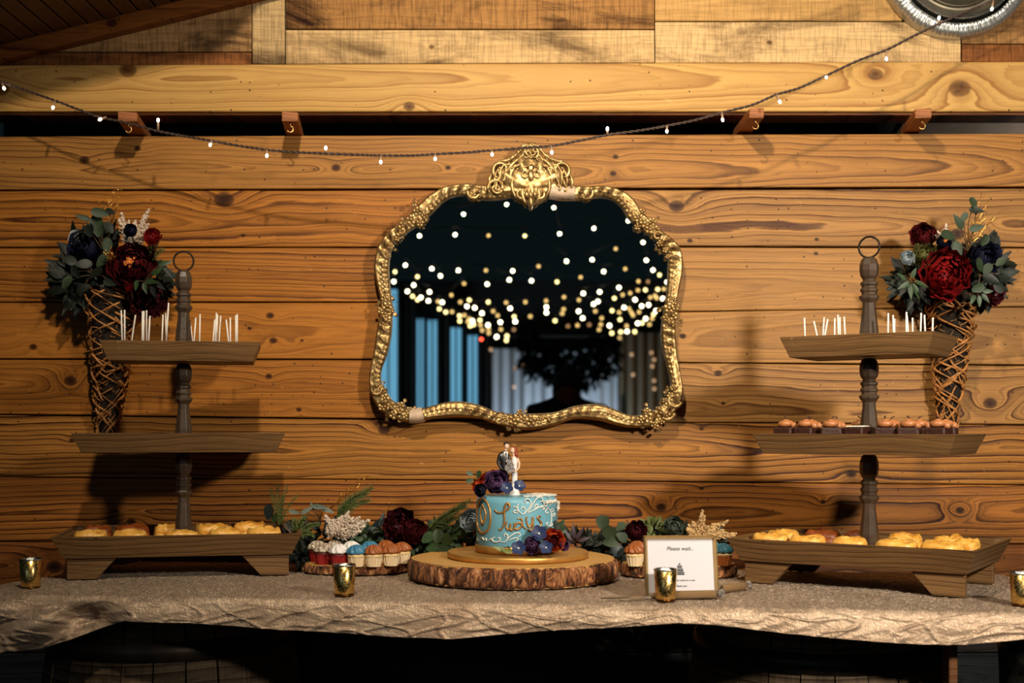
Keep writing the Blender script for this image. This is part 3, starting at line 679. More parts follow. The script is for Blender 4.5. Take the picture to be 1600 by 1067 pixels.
t = thing('fairy_lights', 'dark twisted cable of small warm bulbs drooping across the plank wall', 'fairy lights', P(800, 235, 2.46), world=True)
pts = catmull(CB, 14, False)
for ph in (0, pi):
    m = MB(); pp = []
    for i, (x, y) in enumerate(pts):
        q = P(x, y, cdep(x)); a = i * 1.15 + ph; q += Vector((0, math.cos(a) * .0019, math.sin(a) * .0019)); pp.append(q)
    m.tube(pp, .0019, 5); m.build('wire', cablem, t, True)
fb = plain('lit_fairy_bulb', (1, .9, .7, 1), .3, emit=(1, .84, .58, 1), es=26); sk = plain('bulb_socket', s2l((150, 120, 95)), .5)
for (x, y, dx, dy) in [(3,128,3,9),(86,157,-3,10),(166,183,-8,3),(247,205,0,-16),(331,220,-2,5),(417,234,0,8),(509,240,0,-7),(595,243,0,9),(680,241,0,6),(769,235,0,5),(861,228,1,9),(949,211,0,-8),(1042,197,0,7),(1128,176,1,10),(1213,148,5,10),(1291,118,0,2),(1385,78,0,13),(1466,38,1,-8),(1552,1,-2,12)]:
    d = cdep(x); a = P(x, y, d); b = P(x + dx * 1.0, y + dy * 1.0, d - .006); dr = (b - a)
    if dr.length < .006: dr = Vector((0, -.01, -.002))
    m = MB(); m.tube([a, a + dr * .9], .0028, 8); m.build('socket', sk, t, True)
    m = MB(); m.blob(a + dr * .9 + dr.normalized() * .004, (.0033, .0033, .0052), 8, 6, axis=dr); m.build('bulb', fb, t, True)

# ---------------------------------------------------------------- table, cloth, barrels
TC = [Vector((-.93, 2.128)), Vector((.86, 1.89))]
tv = (TC[1] - TC[0]); TL = tv.length; tv.normalize(); tn = Vector((-tv.y, tv.x)); TD = .50
def TP(s_, t_, z=0): q = TC[0] + tv * s_ + tn * t_; return Vector((q.x * K, q.y * K, TZ + z))
tw = wood('table_wood', s2l((205, 150, 80)), s2l((120, 70, 30)), 6.6, zc=.9, depth=.05, dots=False)
tb = thing('table', 'plank table on barrels under the golden cloth', 'table', TP(TL / 2, TD / 2, -TZ), world=True)
for j in range(3):
    m = MB(); a, b = TD * j / 3 + .002, TD * (j + 1) / 3 - .002
    a = max(a, .028); A = [TP(0, a, -.006), TP(TL, a, -.006), TP(TL, b, -.006), TP(0, b, -.006)]; m.hexa([p - Vector((0, 0, .034)) for p in A], A); bevel(m.build('plank', tw, tb), .002)
EH = [(-200, 1020), (-60,1024),(0,1023),(20,1017),(67,1015),(118,1000),(160,984),(202,970),(304,974),(439,985),(540,990),(620,996),(709,999),(770,994),(844,987),(960,981),(1060,974),(1120,977),(1229,991),(1364,1003),(1440,1008),(1499,1008),(1566,1003),(1610,998), (1700, 996)]
def interp(T, x):
    for i in range(len(T) - 1):
        if x <= T[i + 1][0]:
            f = (x - T[i][0]) / (T[i + 1][0] - T[i][0]); f = max(0, min(1, f)); return T[i][1] + (T[i + 1][1] - T[i][1]) * f
    return T[-1][1]
cm_ = NT('crinkle_taffeta'); tc = cm_.n('ShaderNodeTexCoord'); mp = cm_.n('ShaderNodeMapping'); cm_.put(mp.inputs[0], tc.outputs['Object']); mp.inputs['Scale'].default_value = (1, .62, 1); mp.inputs['Rotation'].default_value = (0, 0, .5)
n1 = cm_.noise(mp.outputs[0], 62, 3, .55, 1.6); n2 = cm_.noise(mp.outputs[0], 9, 4, .6)
cm_.base(cm_.ramp(n2, [(.35, s2l((186, 154, 126))), (.7, s2l((212, 184, 156)))])); cm_.set(Metallic=.30, Roughness=.43, Sheen_Weight=.1)
hgt = cm_.M('ADD', cm_.ramp(n1, [(.38, g(0)), (.5, g(1)), (.62, g(.2))]), cm_.noise(mp.outputs[0], 300, 3, .6)); cm_.bump(hgt, .5, .006); gn = cm_.n('ShaderNodeSeparateXYZ'); cm_.put(gn.inputs[0], cm_.n('ShaderNodeNewGeometry').outputs['True Normal']); [cm_.put(b_.inputs['Strength'], cm_.ramp(cm_.M('ABSOLUTE', gn.outputs[2]), [(.55, g(.26)), (.85, g(1))])) for b_ in cm_.t.nodes if b_.bl_idname == 'ShaderNodeBump']; cloth_m = cm_.mat
def cloth_pt(s_, v):
    """s_: along the table (may pass its ends), v: -TD..0 over the top, >0 fraction of the drop at the front"""
    se = min(s_, TL + .012); side = max(0, s_ - (TL + .012))
    base = TP(se, 0, 0); px = 800 + base.x / base.y * F
    if v <= 0:
        q = TP(se, -v, .003); p3 = Vector((q.x * 9, q.y * 9, 0))
        q.z += .0008 * noise.noise(p3 * 1.5) + .0008 * noise.noise(p3 * 5) - .0010 + .0034 * abs(noise.noise(Vector((p3.x * 7 + p3.y * 5, p3.y * 17 - p3.x * 4, 2)))) + .0012 * noise.noise(p3 * 16)
        if px < 260: q.z += .004 * math.exp(-((px - 40) / 60) ** 2) * math.exp(-((-v - .06) / .05) ** 2)
        if side > 0: q += Vector((tv.x * .004, 0, 0)); q.z -= side * K + .002
        return q
    yh = interp(EH, px); drop = (yh - HOR) / F * base.y - (ZC - TZ)
    dd = v * drop; r = .010
    out = r * min(1, dd / (r * 1.2)) ** .5
    q = TP(se, 0, .003); w = min(1, dd / .03)
    p3 = Vector((s_ * 5, dd * 6, 3.3))
    ruf = .0035 * max(0, 1 - 9 * abs(noise.noise(Vector((s_ * 9 + dd * 26, dd * 14 - s_ * 3, 8))))) + .0035 * max(0, 1 - 10 * abs(noise.noise(Vector((s_ * 12 - dd * 22, dd * 20 + s_ * 5, 4))))) + .009 * noise.noise(p3) + .004 * noise.noise(p3 * 2.7) + .002 * (1 - 2 * abs(noise.noise(Vector((s_ * 17 + dd * 40, dd * 22 - s_ * 6, 1))))) + .0007 * (1 - 2 * abs(noise.noise(Vector((s_ * 60 - dd * 90, dd * 80, 5)))))
    fold = 0
    if px < 300:             # the swept fold at the left end
        fx = (px - 150) / 55; fy = (dd / K - .035 - .0003 * (px - 120)) / .022
        fold = -.030 * math.exp(-fx * fx) * math.exp(-fy * fy) + .022 * math.exp(-((px - 60) / 60) ** 2) * math.exp(-((dd - .05) / .035) ** 2) + .014 * math.exp(-((px - 235) / 50) ** 2)
        fold += .012 * math.sin(px * .06 + dd * 60) * math.exp(-((px - 60) / 120) ** 2)
    q += Vector((-tn.x, -tn.y, 0)) * (out + w * (ruf + fold + .004) + .05 * max(0, dd) * .6)
    q.z -= max(0, dd - .001)
    if side > 0: q.z -= 0; q += Vector((tv.x, tv.y, 0)) * min(side, .01)
    return q
m = MB(); nu, na, nb = 680, 170, 64
S0, S1 = -.02, TL + .16
def cfn2(u, v):
    s_ = S0 + (S1 - S0) * u; j = v * (na + nb)
    if j <= na:
        f = 1 - j / na; tt = TD * 1.0 * f; tt = min(tt, TD - .004)
        s2 = s_ + .115 * f * max(0, 1 - (s_ - S0) / .5)      # left rim slants and bares the planks
        return cloth_pt(s2, -tt)
    return cloth_pt(s_, ((j - na) / nb) ** .8)
m.surf(cfn2, nu, na + nb); o = m.build('tablecloth', cloth_m, None, True); tag(o, 'crinkled golden-beige cloth draped over the long table', 'tablecloth')
sol = o.modifiers.new('solid', 'SOLIDIFY'); sol.thickness = .0012; sol.offset = -1
bar_l = wood('barrel_wood', s2l((120, 98, 74)), s2l((60, 44, 30)), 15.5, zc=.4, depth=.1, dots=False, coarse=.6, rough=.7)
hoopm = plain('barrel_hoop', s2l((70, 58, 48)), .45, .6, var=.4, vscale=15)
def barrel(px, d, lab, top=.872):
    c = P(px, 0, d); rad = .30
    t = thing('barrel', lab, 'barrel', (c.x, c.y, 0), 0, 'barrels under the table')
    def rr(z): return rad * (1 - .22 * ((z - top / 2) / (top / 2)) ** 2 * .75)
    ns = 26
    for k in range(ns):
        a0 = 2 * pi * k / ns + .006; a1 = 2 * pi * (k + 1) / ns - .006; m = MB(); jr = U(-.002, .002)
        def fn(u, v):
            a = a0 + (a1 - a0) * u; z = v * top; r = rr(z) * math.cos((a1 - a0) / 2) / math.cos(a - (a0 + a1) / 2) + jr
            return Vector((math.cos(a) * r, math.sin(a) * r, z))
        m.surf(fn, 1, 8)
        def fn2(u, v):
            a = a1 + (a0 - a1) * u; z = v * top; r = rr(z) - .022
            return Vector((math.cos(a) * r, math.sin(a) * r, z))
        m.surf(fn2, 1, 8)
        b = [fn(0, 1), fn(1, 1), fn2(0, 1), fn2(1, 1)]; m.add(b, [(0, 1, 2, 3)])
        sd = []
        for v in range(9): sd += [fn(0, v / 8), fn2(1, v / 8)]
        m.add(sd, [(2 * i, 2 * i + 1, 2 * i + 3, 2 * i + 2) for i in range(8)])
        sd = []
        for v in range(9): sd += [fn(1, v / 8), fn2(0, v / 8)]
        m.add(sd, [(2 * i, 2 * i + 2, 2 * i + 3, 2 * i + 1) for i in range(8)])
        m.build('stave', bar_l, t)
    for (z0, z1) in [(.045, .085), (.22, .25), (.62, .65), (.775, .815)]:
        m = MB(); m.lathe([(rr(z0) + .001, z0), (rr(z0) + .004, z0), (rr(z1) + .004, z1), (rr(z1) + .001, z1)], 48, cap=False); m.build('hoop', hoopm, t, True)
    m = MB(); m.lathe([(rr(top) - .024, top - .035), (rr(top) - .024, top - .02)], 32); m.build('head', bar_l, t)
    return t
barrel(270, 2.37, 'wooden barrel with iron hoops under the left half of the table')
barrel(1278, 2.26, 'wooden barrel with iron hoops under the right half of the table')
q = P(1484, 0, 1.97); m = MB(); m.box(-.0085, .0085, -.02, .02, 0, .875)
t = thing('table_leg_post', 'thin wooden post under the table beside the right barrel', 'post', (q.x, q.y, 0)); bevel(m.build('post', wood('post_wood', s2l((130, 85, 50)), s2l((70, 40, 20)), 2.2, zc=.4, depth=.1, dots=False), t), .003)
q = P(1640, 0, 2.15)
t = thing('galvanised_tub', 'speckled galvanised metal tub on the floor beyond the right barrel', 'tub', (q.x, q.y, 0))
m = MB(); m.lathe([(.06, .002), (.07, .004), (.10, .80), (.105, .812), (.095, .81), (.065, .02)], 32); m.build('bucket', plain('speckled_zinc', s2l((150, 165, 168)), .4, .8, var=.6, vscale=40, dark=s2l((60, 72, 76))), t, True)

# ---------------------------------------------------------------- tiered stands
sw = wood('grey_stained_wood', s2l((140, 103, 64)), s2l((60, 40, 24)), 9.4, zc=1.05, depth=.05, slope=.05, wander=.06, freq=80, streak=.6, spots=.15, rough=.45, strength=.7, blot=.9)
sw2 = plain('stained_post_wood', s2l((74, 58, 44)), .32, var=.35, vscale=30, bump=.1, bscale=150)
def rotv(v, a): return Vector((v[0] * math.cos(a) - v[1] * math.sin(a), v[0] * math.sin(a) + v[1] * math.cos(a), v[2]))
def tray(t, L, Wd, zt, h, ins, name='tray'):
    L *= K; Wd *= K; h *= K; ins *= K; zt = Z(zt) - TZ; zb = zt - h; th = .009
    root = None
    for (nm, sgn, ax) in [('side_board', -1, 'y'), ('side_board', 1, 'y'), ('end_board', -1, 'x'), ('end_board', 1, 'x')]:
        m = MB()
        if ax == 'y':
            y1_, y0_ = sgn * Wd / 2, sgn * (Wd / 2 - ins); x1_, x0_ = L / 2, L / 2 - ins; o_ = -sgn * th
            A = [(-x0_, y0_, zb), (x0_, y0_, zb), (x1_, y1_, zt), (-x1_, y1_, zt)]; B = [(x[0] * (1 - 0 * th), x[1] + o_, x[2]) for x in A]
        else:
            x1_, x0_ = sgn * L / 2, sgn * (L / 2 - ins); y1_, y0_ = Wd / 2 - th * .8, Wd / 2 - ins - th * .8; o_ = -sgn * th
            A = [(x0_, -y0_, zb), (x0_, y0_, zb), (x1_, y1_, zt), (x1_, -y1_, zt)]; B = [(x[0] + o_, x[1], x[2]) for x in A]
        m.hexa(A, B)
        if root is None:
            root = m.build(name, sw, t); bevel(root, .001)
        else: bevel(child(m.build(nm, sw), root), .001)
    m = MB(); m.box(-L / 2 + ins + .002, L / 2 - ins - .002, -Wd / 2 + ins + .004, Wd / 2 - ins - .004, zb + .001, zb + .010); child(m.build('tray_floor', sw), root)
    return zb + .010
def spindle(t, z0, z1):
    z0 = Z(z0) - TZ; z1 = Z(z1) - TZ; h = z1 - z0; r = .0205
    prof = [(.95, 0), (.95, .035), (.86, .045), (.90, .07), (1.0, .14), (.98, .22), (.82, .36), (.70, .46), (.68, .52), (1.02, .565), (1.04, .59), (.80, .605), (.80, .63), (.92, .64), (.92, .665), (.78, .675), (.78, .70), (.92, .71), (.90, .735), (.66, .75), (.66, .765), (.90, .80), (1.0, .86), (.98, .92), (.80, .975), (.55, 1.0)]
    m = MB(); m.lathe([(p[0] * r, z0 + p[1] * h) for p in prof], 8, rot=pi / 8); o = m.build('spindle', sw2, t); bevel(o, .0006, 1); return o
def stand(px, d, rz, lab, k=1.0, tl=(.355, .27)):
    c = P(px, 0, d)
    t = thing('tiered_stand', lab, 'tiered stand', (c.x, c.y, TZ + .0045), rz, 'tiered stands at the ends of the table')
    f = {}
    f['b'] = tray(t, .43 * k, .275, -.205, .041, .019); f['m'] = tray(t, tl[0], .225, -.018, .036, .016); f['t'] = tray(t, tl[1], .175, .155, .037, .014)
    zb = Z(-.246) - TZ
    for sx in (-1, 1):
        for sy in (-1, 1):
            m = MB(); xo = sx * (.43 * k / 2 - .024) * K; w1, w2 = .088 * K, .052 * K; y0_ = sy * (.275 / 2 - .026) * K; th = .018
            A = [(xo, y0_, .002), (xo - sx * w2, y0_, .002), (xo - sx * w1, y0_, zb), (xo, y0_, zb)]
            if sx < 0: A = [A[1], A[0], A[3], A[2]]
            m.hexa(A, [(a[0], a[1] - sy * th, a[2]) for a in A]); bevel(m.build('leg', sw, t), .0015)
    spindle(t, -.238, -.055); spindle(t, -.047, .117); spindle(t, .127, .298)
    zr = Z(.298) - TZ; m = MB(); rr_ = .0225
    m.tube([(rr_ * math.cos(a), 0, zr + rr_ - .001 + rr_ * math.sin(a)) for a in [2 * pi * i / 28 for i in range(28)]], .0022, 6, closed=True)
    m.build('ring', iron, t, True, label='dark iron carrying ring')
    return t, f
DL, DRR, AL, AR = 2.425, 2.235, math.radians(11), math.radians(-33)
sl, fl_ = stand(287, DL, AL, 'three-tier grey-brown tray stand at the left end of the table', 1.04, (.385, .293))
sr, fr_ = stand(1358, DRR, AR, 'three-tier grey-brown tray stand turned sideways at the right end')
for ob in [sl, sr]: ob.rotation_euler.z = AL if ob is sl else AR
SLc, SRc = Vector(sl.location), Vector(sr.location)
def loc(st, x, y, z): 
    a = AL if st == 'L' else AR; c = SLc if st == 'L' else SRc; return c + rotv((x, y, z), a)
# pastries
pas = NT('puff_pastry'); tc = pas.n('ShaderNodeTexCoord'); mp = pas.n('ShaderNodeMapping'); pas.put(mp.inputs[0], tc.outputs['Object']); mp.inputs['Scale'].default_value = (.5, 1, 2.2); n1 = pas.noise(mp.outputs[0], 44, 5, .65, 1.0)
pas.base(pas.ramp(n1, [(.30, s2l((130, 66, 16))), (.40, s2l((216, 142, 44))), (.54, s2l((232, 174, 78))), (.78, s2l((244, 206, 124)))])); pas.set(Roughness=.38); pas.bump(pas.noise(tc.outputs['Object'], 90, 4), .5, .004); pas = pas.mat
pasd = plain('browned_pastry', s2l((150, 72, 24)), .4, var=.5, vscale=40, bump=.4)
def pastry(L, Wd, h, seed):
    m = MB()
    for lay, (f, z) in enumerate([(1, .0), (.97, .30), (.90, .58)]):
        so = seed + lay * 3.3
        def fn(u, v):
            a = u * 2 * pi; ex = 3.2
            c, s_ = math.cos(a), math.sin(a); r = 1 / ((abs(c) ** ex + abs(s_) ** ex) ** (1 / ex))
            pr = math.sin(v * pi / 2) ** .7 if v < 1 else 1
            rr_ = r * f * (1 - (1 - math.cos(min(1, v) * pi / 2)) * 1.0)
            k = 1 + .10 * noise.noise(Vector((c * 2 + so, s_ * 2, lay)))
            rr_ = r * f * math.cos(min(1, v) * pi / 2) ** .42
            zz = .0005 + h * (z + (.42 if lay < 2 else .42) * pr) + h * .22 * noise.noise(Vector((c * 3 * rr_, s_ * 3 * rr_, so))) * v + h * .05 * math.sin(rr_ * 9 + a * 2)
            zz = max(.0006, zz)
            return Vector((c * rr_ * L / 2 * k, s_ * rr_ * Wd / 2 * k, zz))
        m.surf(fn, 26, 8, True)
    return m
n_p = [0]
def put_pastries(st, lst, side):
    zf = (fl_ if st == 'L' else fr_)['b']
    rows = {'front': [], 'back': []}
    for it in lst: rows[it[0]].append(it)
    for rw, items in rows.items():
        items.sort(key=lambda i: i[1])
        for k, (_, x, y, L, Wd, rz, h, mt_) in enumerate(items):
            m = pastry(L, Wd, h, n_p[0] * 5.1); n_p[0] += 1
            t = m.build('pastry', pasd if mt_ else pas, None, True); t.location = loc(st, x * .97, y * .95, zf + .0012); t.rotation_euler = (0, 0, rz + (AL if st == 'L' else AR))
            tag(t, '%s puff pastry, %s from left, %s row, %s stand\'s bottom tray' % ('browned' if mt_ else 'golden', ORD[k], rw, side), 'pastry', 'puff pastries in the bottom trays')
H1 = .043
put_pastries('L', [('front', -.205, -.075, .078, .062, .1, H1, 0), ('front', -.115, -.080, .082, .06, -.2, H1, 0), ('front', .0, -.085, .085, .055, 0, H1 * .95, 0), ('front', .10, -.075, .08, .06, .2, H1, 0), ('front', .19, -.07, .085, .065, -.1, H1, 0),
                   ('back', -.205, .06, .07, .06, 0, H1, 1), ('back', -.125, .055, .085, .07, .3, H1 * 1.05, 1), ('back', -.045, .06, .06, .06, 0, H1, 0), ('back', .065, .03, .085, .08, .2, H1 * 1.1, 0), ('back', .155, .055, .085, .07, 0, H1 * 1.1, 0)], 'left')
put_pastries('R', [('front', -.20, -.07, .085, .07, .2, H1, 0), ('front', -.115, -.075, .08, .07, -.1, H1, 0), ('front', -.02, -.075, .08, .06, 0, H1 * .98, 0), ('front', .08, -.07, .09, .075, .2, H1, 0), ('front', .175, -.065, .09, .075, -.2, H1, 0),
                   ('back', -.21, .03, .075, .08, 0, H1, 0), ('back', -.13, .07, .09, .06, 0, H1, 1), ('back', -.045, .075, .07, .06, 0, H1, 1), ('back', .065, .05, .08, .08, .1, H1 * 1.05, 0), ('back', .155, .07, .07, .06, 0, H1, 0), ('back', .205, .03, .05, .08, 0, H1, 0)], 'right')
# brownies on the right middle tray
br = plain('brownie', s2l((62, 28, 16)), .5, var=.4, vscale=80, bump=.6, bscale=160); fr_m = plain('caramel_frosting', s2l((188, 120, 72)), .4, var=.25, vscale=90)
whm = plain('white_icing', s2l((228, 216, 196)), .4)
choc = plain('chocolate_curl', s2l((70, 50, 46)), .35)
bi = 0
def swirl(m, c, r, h, turns=3.0, ridges=0, n=70, w=.36, sq=1):
    c = Vector(c); pts = []; rs = []
    for i in range(n + 1):
        t = i / n; rad = r * (1 - t ** 1.1) * (1 - w * .5); a = t * turns * 2 * pi
        pts.append(c + Vector((rad * math.cos(a), rad * math.sin(a), h * t))); rs.append(r * w * (1 - .55 * t))
    m.tube(pts, rs, 7)
zf = fr_['m']
rowF = [-.165, -.115, -.065, -.005, .05, .105, .16]; rowB = [-.14, -.085, -.03, .045, .10, .15]
for rw, xs, y in (('front', rowF, -.055), ('back', rowB, .03)):
    for k, x in enumerate(xs):
        t = thing('brownie', 'frosted chocolate brownie, %s from the left in the %s row, right stand' % (ORD[k], rw), 'brownie', loc('R', x + U(-.004, .004), y + U(-.005, .005), zf), AR + U(-.3, .3), 'brownies on the middle tray of the right stand')
        m = MB(); m.box(-.022, .022, -.020, .020, .0005, .047); o = m.build('cake_base', br, t); bevel(o, .004, 3)
        if not (rw == 'front' and k == 3):
            m = MB(); swirl(m, (0, 0, .050), .0195, .012, 2.2, w=.45); m.build('frosting', fr_m, t, True)
            m = MB(); a = U(0, 6); m.tube([(.004 * math.cos(a + b), .004 * math.sin(a + b), 0.066 + .002 * b) for b in [j * .45 for j in range(6)]], .0014, 5); m.build('chocolate_curl', choc, t, True)
        else:
            m = MB()
            for j in range(5): m.tube([(-.018 + j * .009, -.018, .0485), (-.012 + j * .009, .0, .0495), (-.018 + j * .009, .018, .0485)], .0012, 5)
            m.build('icing_drizzle', whm, t, True)
m = MB(); m.blob((0, 0, .020), (.030, .02, .012), 14, 8, .3)
o = m.build('chocolate_bite', br, None, True); o.location = loc('L', -.14, -.02, fl_['m'] - .004); tag(o, 'dark chocolate piece lying alone on the left stand\'s middle tray', 'chocolate')
# cake pops
stm = plain('paper_stick', s2l((238, 228, 216)), .45)
popm = [plain('pop_gold', s2l((224, 150, 60)), .35, var=.3), plain('pop_violet', s2l((112, 100, 140)), .4, var=.15, vscale=200), plain('pop_dark', s2l((70, 40, 30)), .35, var=.3)]
LS = [((501,878),(493,742),0),((514,878),(513,740),0),((543,880),(578,770),0),((617,890),(620,748),0),((624,890),(628,746),0),((643,885),(644,742),0),((652,880),(664,775),0),((732,845),(742,768),1),((758,845),(775,698),1),((762,845),(758,757),1),((878,900),(879,752),1),((925,905),(903,800),2),((920,905),(937,787),2),((958,905),(962,765),1),((1033,910),(1050,797),0),((1050,905),(1060,757),0),((1070,902),(1085,775),0),((1055,905),(1067,768),2),((1140,915),(1118,798),0),((1143,915),(1142,785),0),((1176,912),(1175,772),0),((1183,912),(1183,765),0)]
RS = [((437,825),(432,703),0),((517,820),(482,720),2),((525,820),(537,700),2),((527,820),(556,710),2),((592,820),(593,705),1),((614,815),(610,686),1),((622,815),(620,700),1),((652,812),(643,697),1),((758,810),(760,680),0),((875,805),(878,678),2),((908,806),(903,688),0),((911,806),(911,708),0),((972,805),(975,672),0),((990,803),(977,690),0),((1008,805),(1007,703),0),((1047,803),(1053,677),0),((1077,806),(1070,687),0),((1112,815),(1115,702),0)]
def pops(lst, ox, oy, sc_, st, side, dz):
    lst = sorted(lst, key=lambda q: q[1][0]); a = AL if st == 'L' else AR
    zt_floor = TZ + (fl_ if st == 'L' else fr_)['t']; c = SLc if st == 'L' else SRc
    for k, (b, tp, cm2) in enumerate(lst):
        bx, by = ox + b[0] / sc_, oy + b[1] / sc_; tx, ty = ox + tp[0] / sc_, oy + tp[1] / sc_
        yl = [-.05, .0, .045][k % 3]
        # intersect view ray of the base with the tray's local depth row
        lo, hi2 = 1.8, 2.8
        for _ in range(30):
            mid_ = (lo + hi2) / 2; q = P(bx, by, mid_); l = rotv(q - c, -a)
            if l.y > yl: hi2 = mid_
            else: lo = mid_
        d = (lo + hi2) / 2; B = P(bx, by, d); T2 = P(tx, ty, d)
        l = rotv(B - c, -a)
        lim = (.27 / 2) * K - .030
        r = .0125; big = (side == 'left' and abs(tp[0] - 775) < 2)
        if big: r = .0155
        base = Vector((B.x, B.y, zt_floor)); ax = (T2 - B).normalized()
        t = thing('cake_pop', '%s cake pop, %s from left, on the %s stand\'s top tray' % ({0: 'golden', 1: 'violet', 2: 'dark'}[cm2] + ' white-stick', ORD[k], side), 'cake pop', base, 0, 'cake pops on the top trays')
        cz = r * .98 if not big else r * 1.6
        sb = Vector((0, 0, cz)); top = T2 - base
        m = MB(); m.blob(sb, r, 12, 9, .12); m.build('cake_ball', popm[cm2], t, True)
        m = MB(); m.tube([sb + (top - sb) * .12, top], .0019, 7); m.build('stick', stm, t, True)
pops(LS, 60, 290, 3.81, 'L', 'left', 0); pops(RS, 1130, 290, 3.404, 'R', 'right', 0)

# ---------------------------------------------------------------- plants helpers
def pal(name, col, rough=.5, var=.35, vs=60, **kw): return plain(name, s2l(col), rough, var=var, vscale=vs, **kw)
MT = dict(dark_red=pal('dark_red_petals', (98, 9, 18), .55, .6), red=pal('red_petals', (156, 14, 17), .55, .5), burg=pal('burgundy_petals', (84, 12, 24), .55, .6), navy=pal('navy_petals', (26, 28, 52), .45, .5),
          white=pal('white_petals', (212, 214, 212), .55, .2), paleblue=pal('pale_blue_petals', (178, 190, 196), .55, .25), purple=pal('plum_sugar_petals', (104, 70, 112), .5, .35), orange=pal('orange_sugar_petals', (204, 74, 28), .5, .3),
          blue=pal('blue_sugar_petals', (34, 50, 96), .5, .3), euc=pal('eucalyptus_leaf', (44, 60, 34), .6, .35), eucd=pal('dark_eucalyptus_leaf', (22, 30, 18), .55, .4), green=pal('green_leaf', (46, 70, 34), .5, .4), dgreen=pal('deep_green_leaf', (14, 24, 9), .6, .5),
          lime=pal('lime_leaf', (120, 128, 60), .5, .3), spruce=pal('spruce_green', (92, 104, 50), .6, .35), plume=pal('cream_plume', (226, 206, 186), .8, .2), tan=pal('tan_plume', (216, 178, 124), .8, .25), goldtw=plain('gold_wire', s2l((230, 170, 80)), .25, .9),
          succ=pal('grey_green_succulent', (104, 114, 100), .6, .3), stem=pal('brown_stem', (90, 66, 36), .7, .3), oldg=pal('olive_blossom', (120, 116, 60), .6, .4), teal=pal('teal_leaf', (28, 42, 42), .5, .3), gcen=pal('golden_stamens', (220, 120, 40), .5, .4), cream_edge=pal('cream_leaf_tip', (206, 206, 160), .5, .2),
          dark_purple=pal('dark_plum_leaf', (50, 30, 44), .5, .4))
def bloom(m, c, axis, r, layers, ruf=.12, flat=.8, ps=4):
    n, a, b = basis(axis); c = Vector(c)
    for (f, cnt, th, wd) in layers:
        for k in range(cnt):
            ph = 2 * pi * (k + R() * .35) / cnt + f * 5; so = R() * 40; th2 = th * U(.92, 1.08); ff = f * U(.92, 1.06)
            def fn(u, v):
                phi = ph + (u - .5) * wd * (1 - .25 * v * v); t = .15 + (th2 - .15) * v
                rr_ = r * ff * (1 + ruf * noise.noise(Vector((u * 3 + so, v * 3, 0))) * v + .07 * v * math.sin(u * 9 + so) + .10 * max(0, v - .75) * 4)
                return c + (a * math.cos(phi) + b * math.sin(phi)) * math.sin(t) * rr_ - n * math.cos(t) * rr_ * flat
            m.surf(fn, ps, ps)
PEONY = [(1.0, 7, 1.75, 1.25), (.88, 8, 1.95, 1.0), (.76, 8, 2.15, .9), (.62, 8, 2.35, .8), (.46, 7, 2.5, .8), (.32, 5, 2.6, .9)]
ROSE = [(1.0, 5, 1.8, 1.7), (.84, 5, 2.1, 1.6), (.68, 5, 2.35, 1.6), (.52, 4, 2.5, 1.8), (.36, 3, 2.6, 2.2), (.22, 3, 2.7, 2.2)]
DAHLIA = [(1.0, 14, 1.6, .5), (.88, 14, 1.85, .5), (.74, 12, 2.1, .5), (.58, 10, 2.35, .55), (.4, 8, 2.55, .6)]
def flower(name, px, py, d, r, kind, mat, lab, cat='flower', ax=(0, -1, .2), cen=None, group=None):
    c = P(px, py, d); rr_ = W(r, d)
    t = thing(name, lab, cat, c, 0, group)
    m = MB(); bloom(m, (0, 0, 0), ax, rr_, kind, .16 if kind is PEONY else .08); m.build('petals', MT[mat], t, True, kind='stuff')
    if cen:
        m = MB(); n, a, b = basis(ax)
        for k in range(26):
            an = U(0, 2 * pi); q = U(0, .26) * rr_; m.blob(n * rr_ * .62 + (a * math.cos(an) + b * math.sin(an)) * q, rr_ * .06, 6, 4)
        m.build('stamens', MT[cen], t, True, kind='stuff')
    if cat == 'sugar flower': return t
    m = MB(); n = Vector(ax).normalized(); m.tube([-n * rr_ * .6, -n * rr_ * .9 + Vector((0, .012, -.03))], .002, 5); m.build('stem', MT['stem'], t, True)
    return t
def sprig(name, base, leaves, d, mat, lab, cat='leaf sprig', group=None):
    """leaves: (px, py, len_px, wid_px, angle_deg (screen, 0=right, 90=up), mat or None)"""
    bq = P(base[0], base[1], d + .01); t = thing(name, lab, cat, bq, 0, group, world=True)
    m = MB()
    for lf in leaves:
        e = P(lf[0], lf[1], d); mid_ = (bq + e) / 2 + Vector((U(-.006, .006), .004, .008)); m.tube([bq, mid_, e], .0012, 5)
    m.build('stem', MT['stem'], t, True)
    for lf in leaves:
        a = math.radians(lf[4]); L = W(lf[2], d); dv = Vector((math.cos(a), U(-.35, .1), math.sin(a))).normalized(); c = P(lf[0], lf[1], d - .01 * R()) - dv * L / 2
        m = MB(); m.leaf(c, dv, (U(-.5, .5), -1, U(-.1, .5)), L, W(lf[3], d), U(.15, .35), U(-.1, .25), 2 if lf[3] / lf[2] > .55 else .9, 7)
        m.build('leaf', MT[lf[5] if len(lf) > 5 and lf[5] else mat], t, True)
    return t
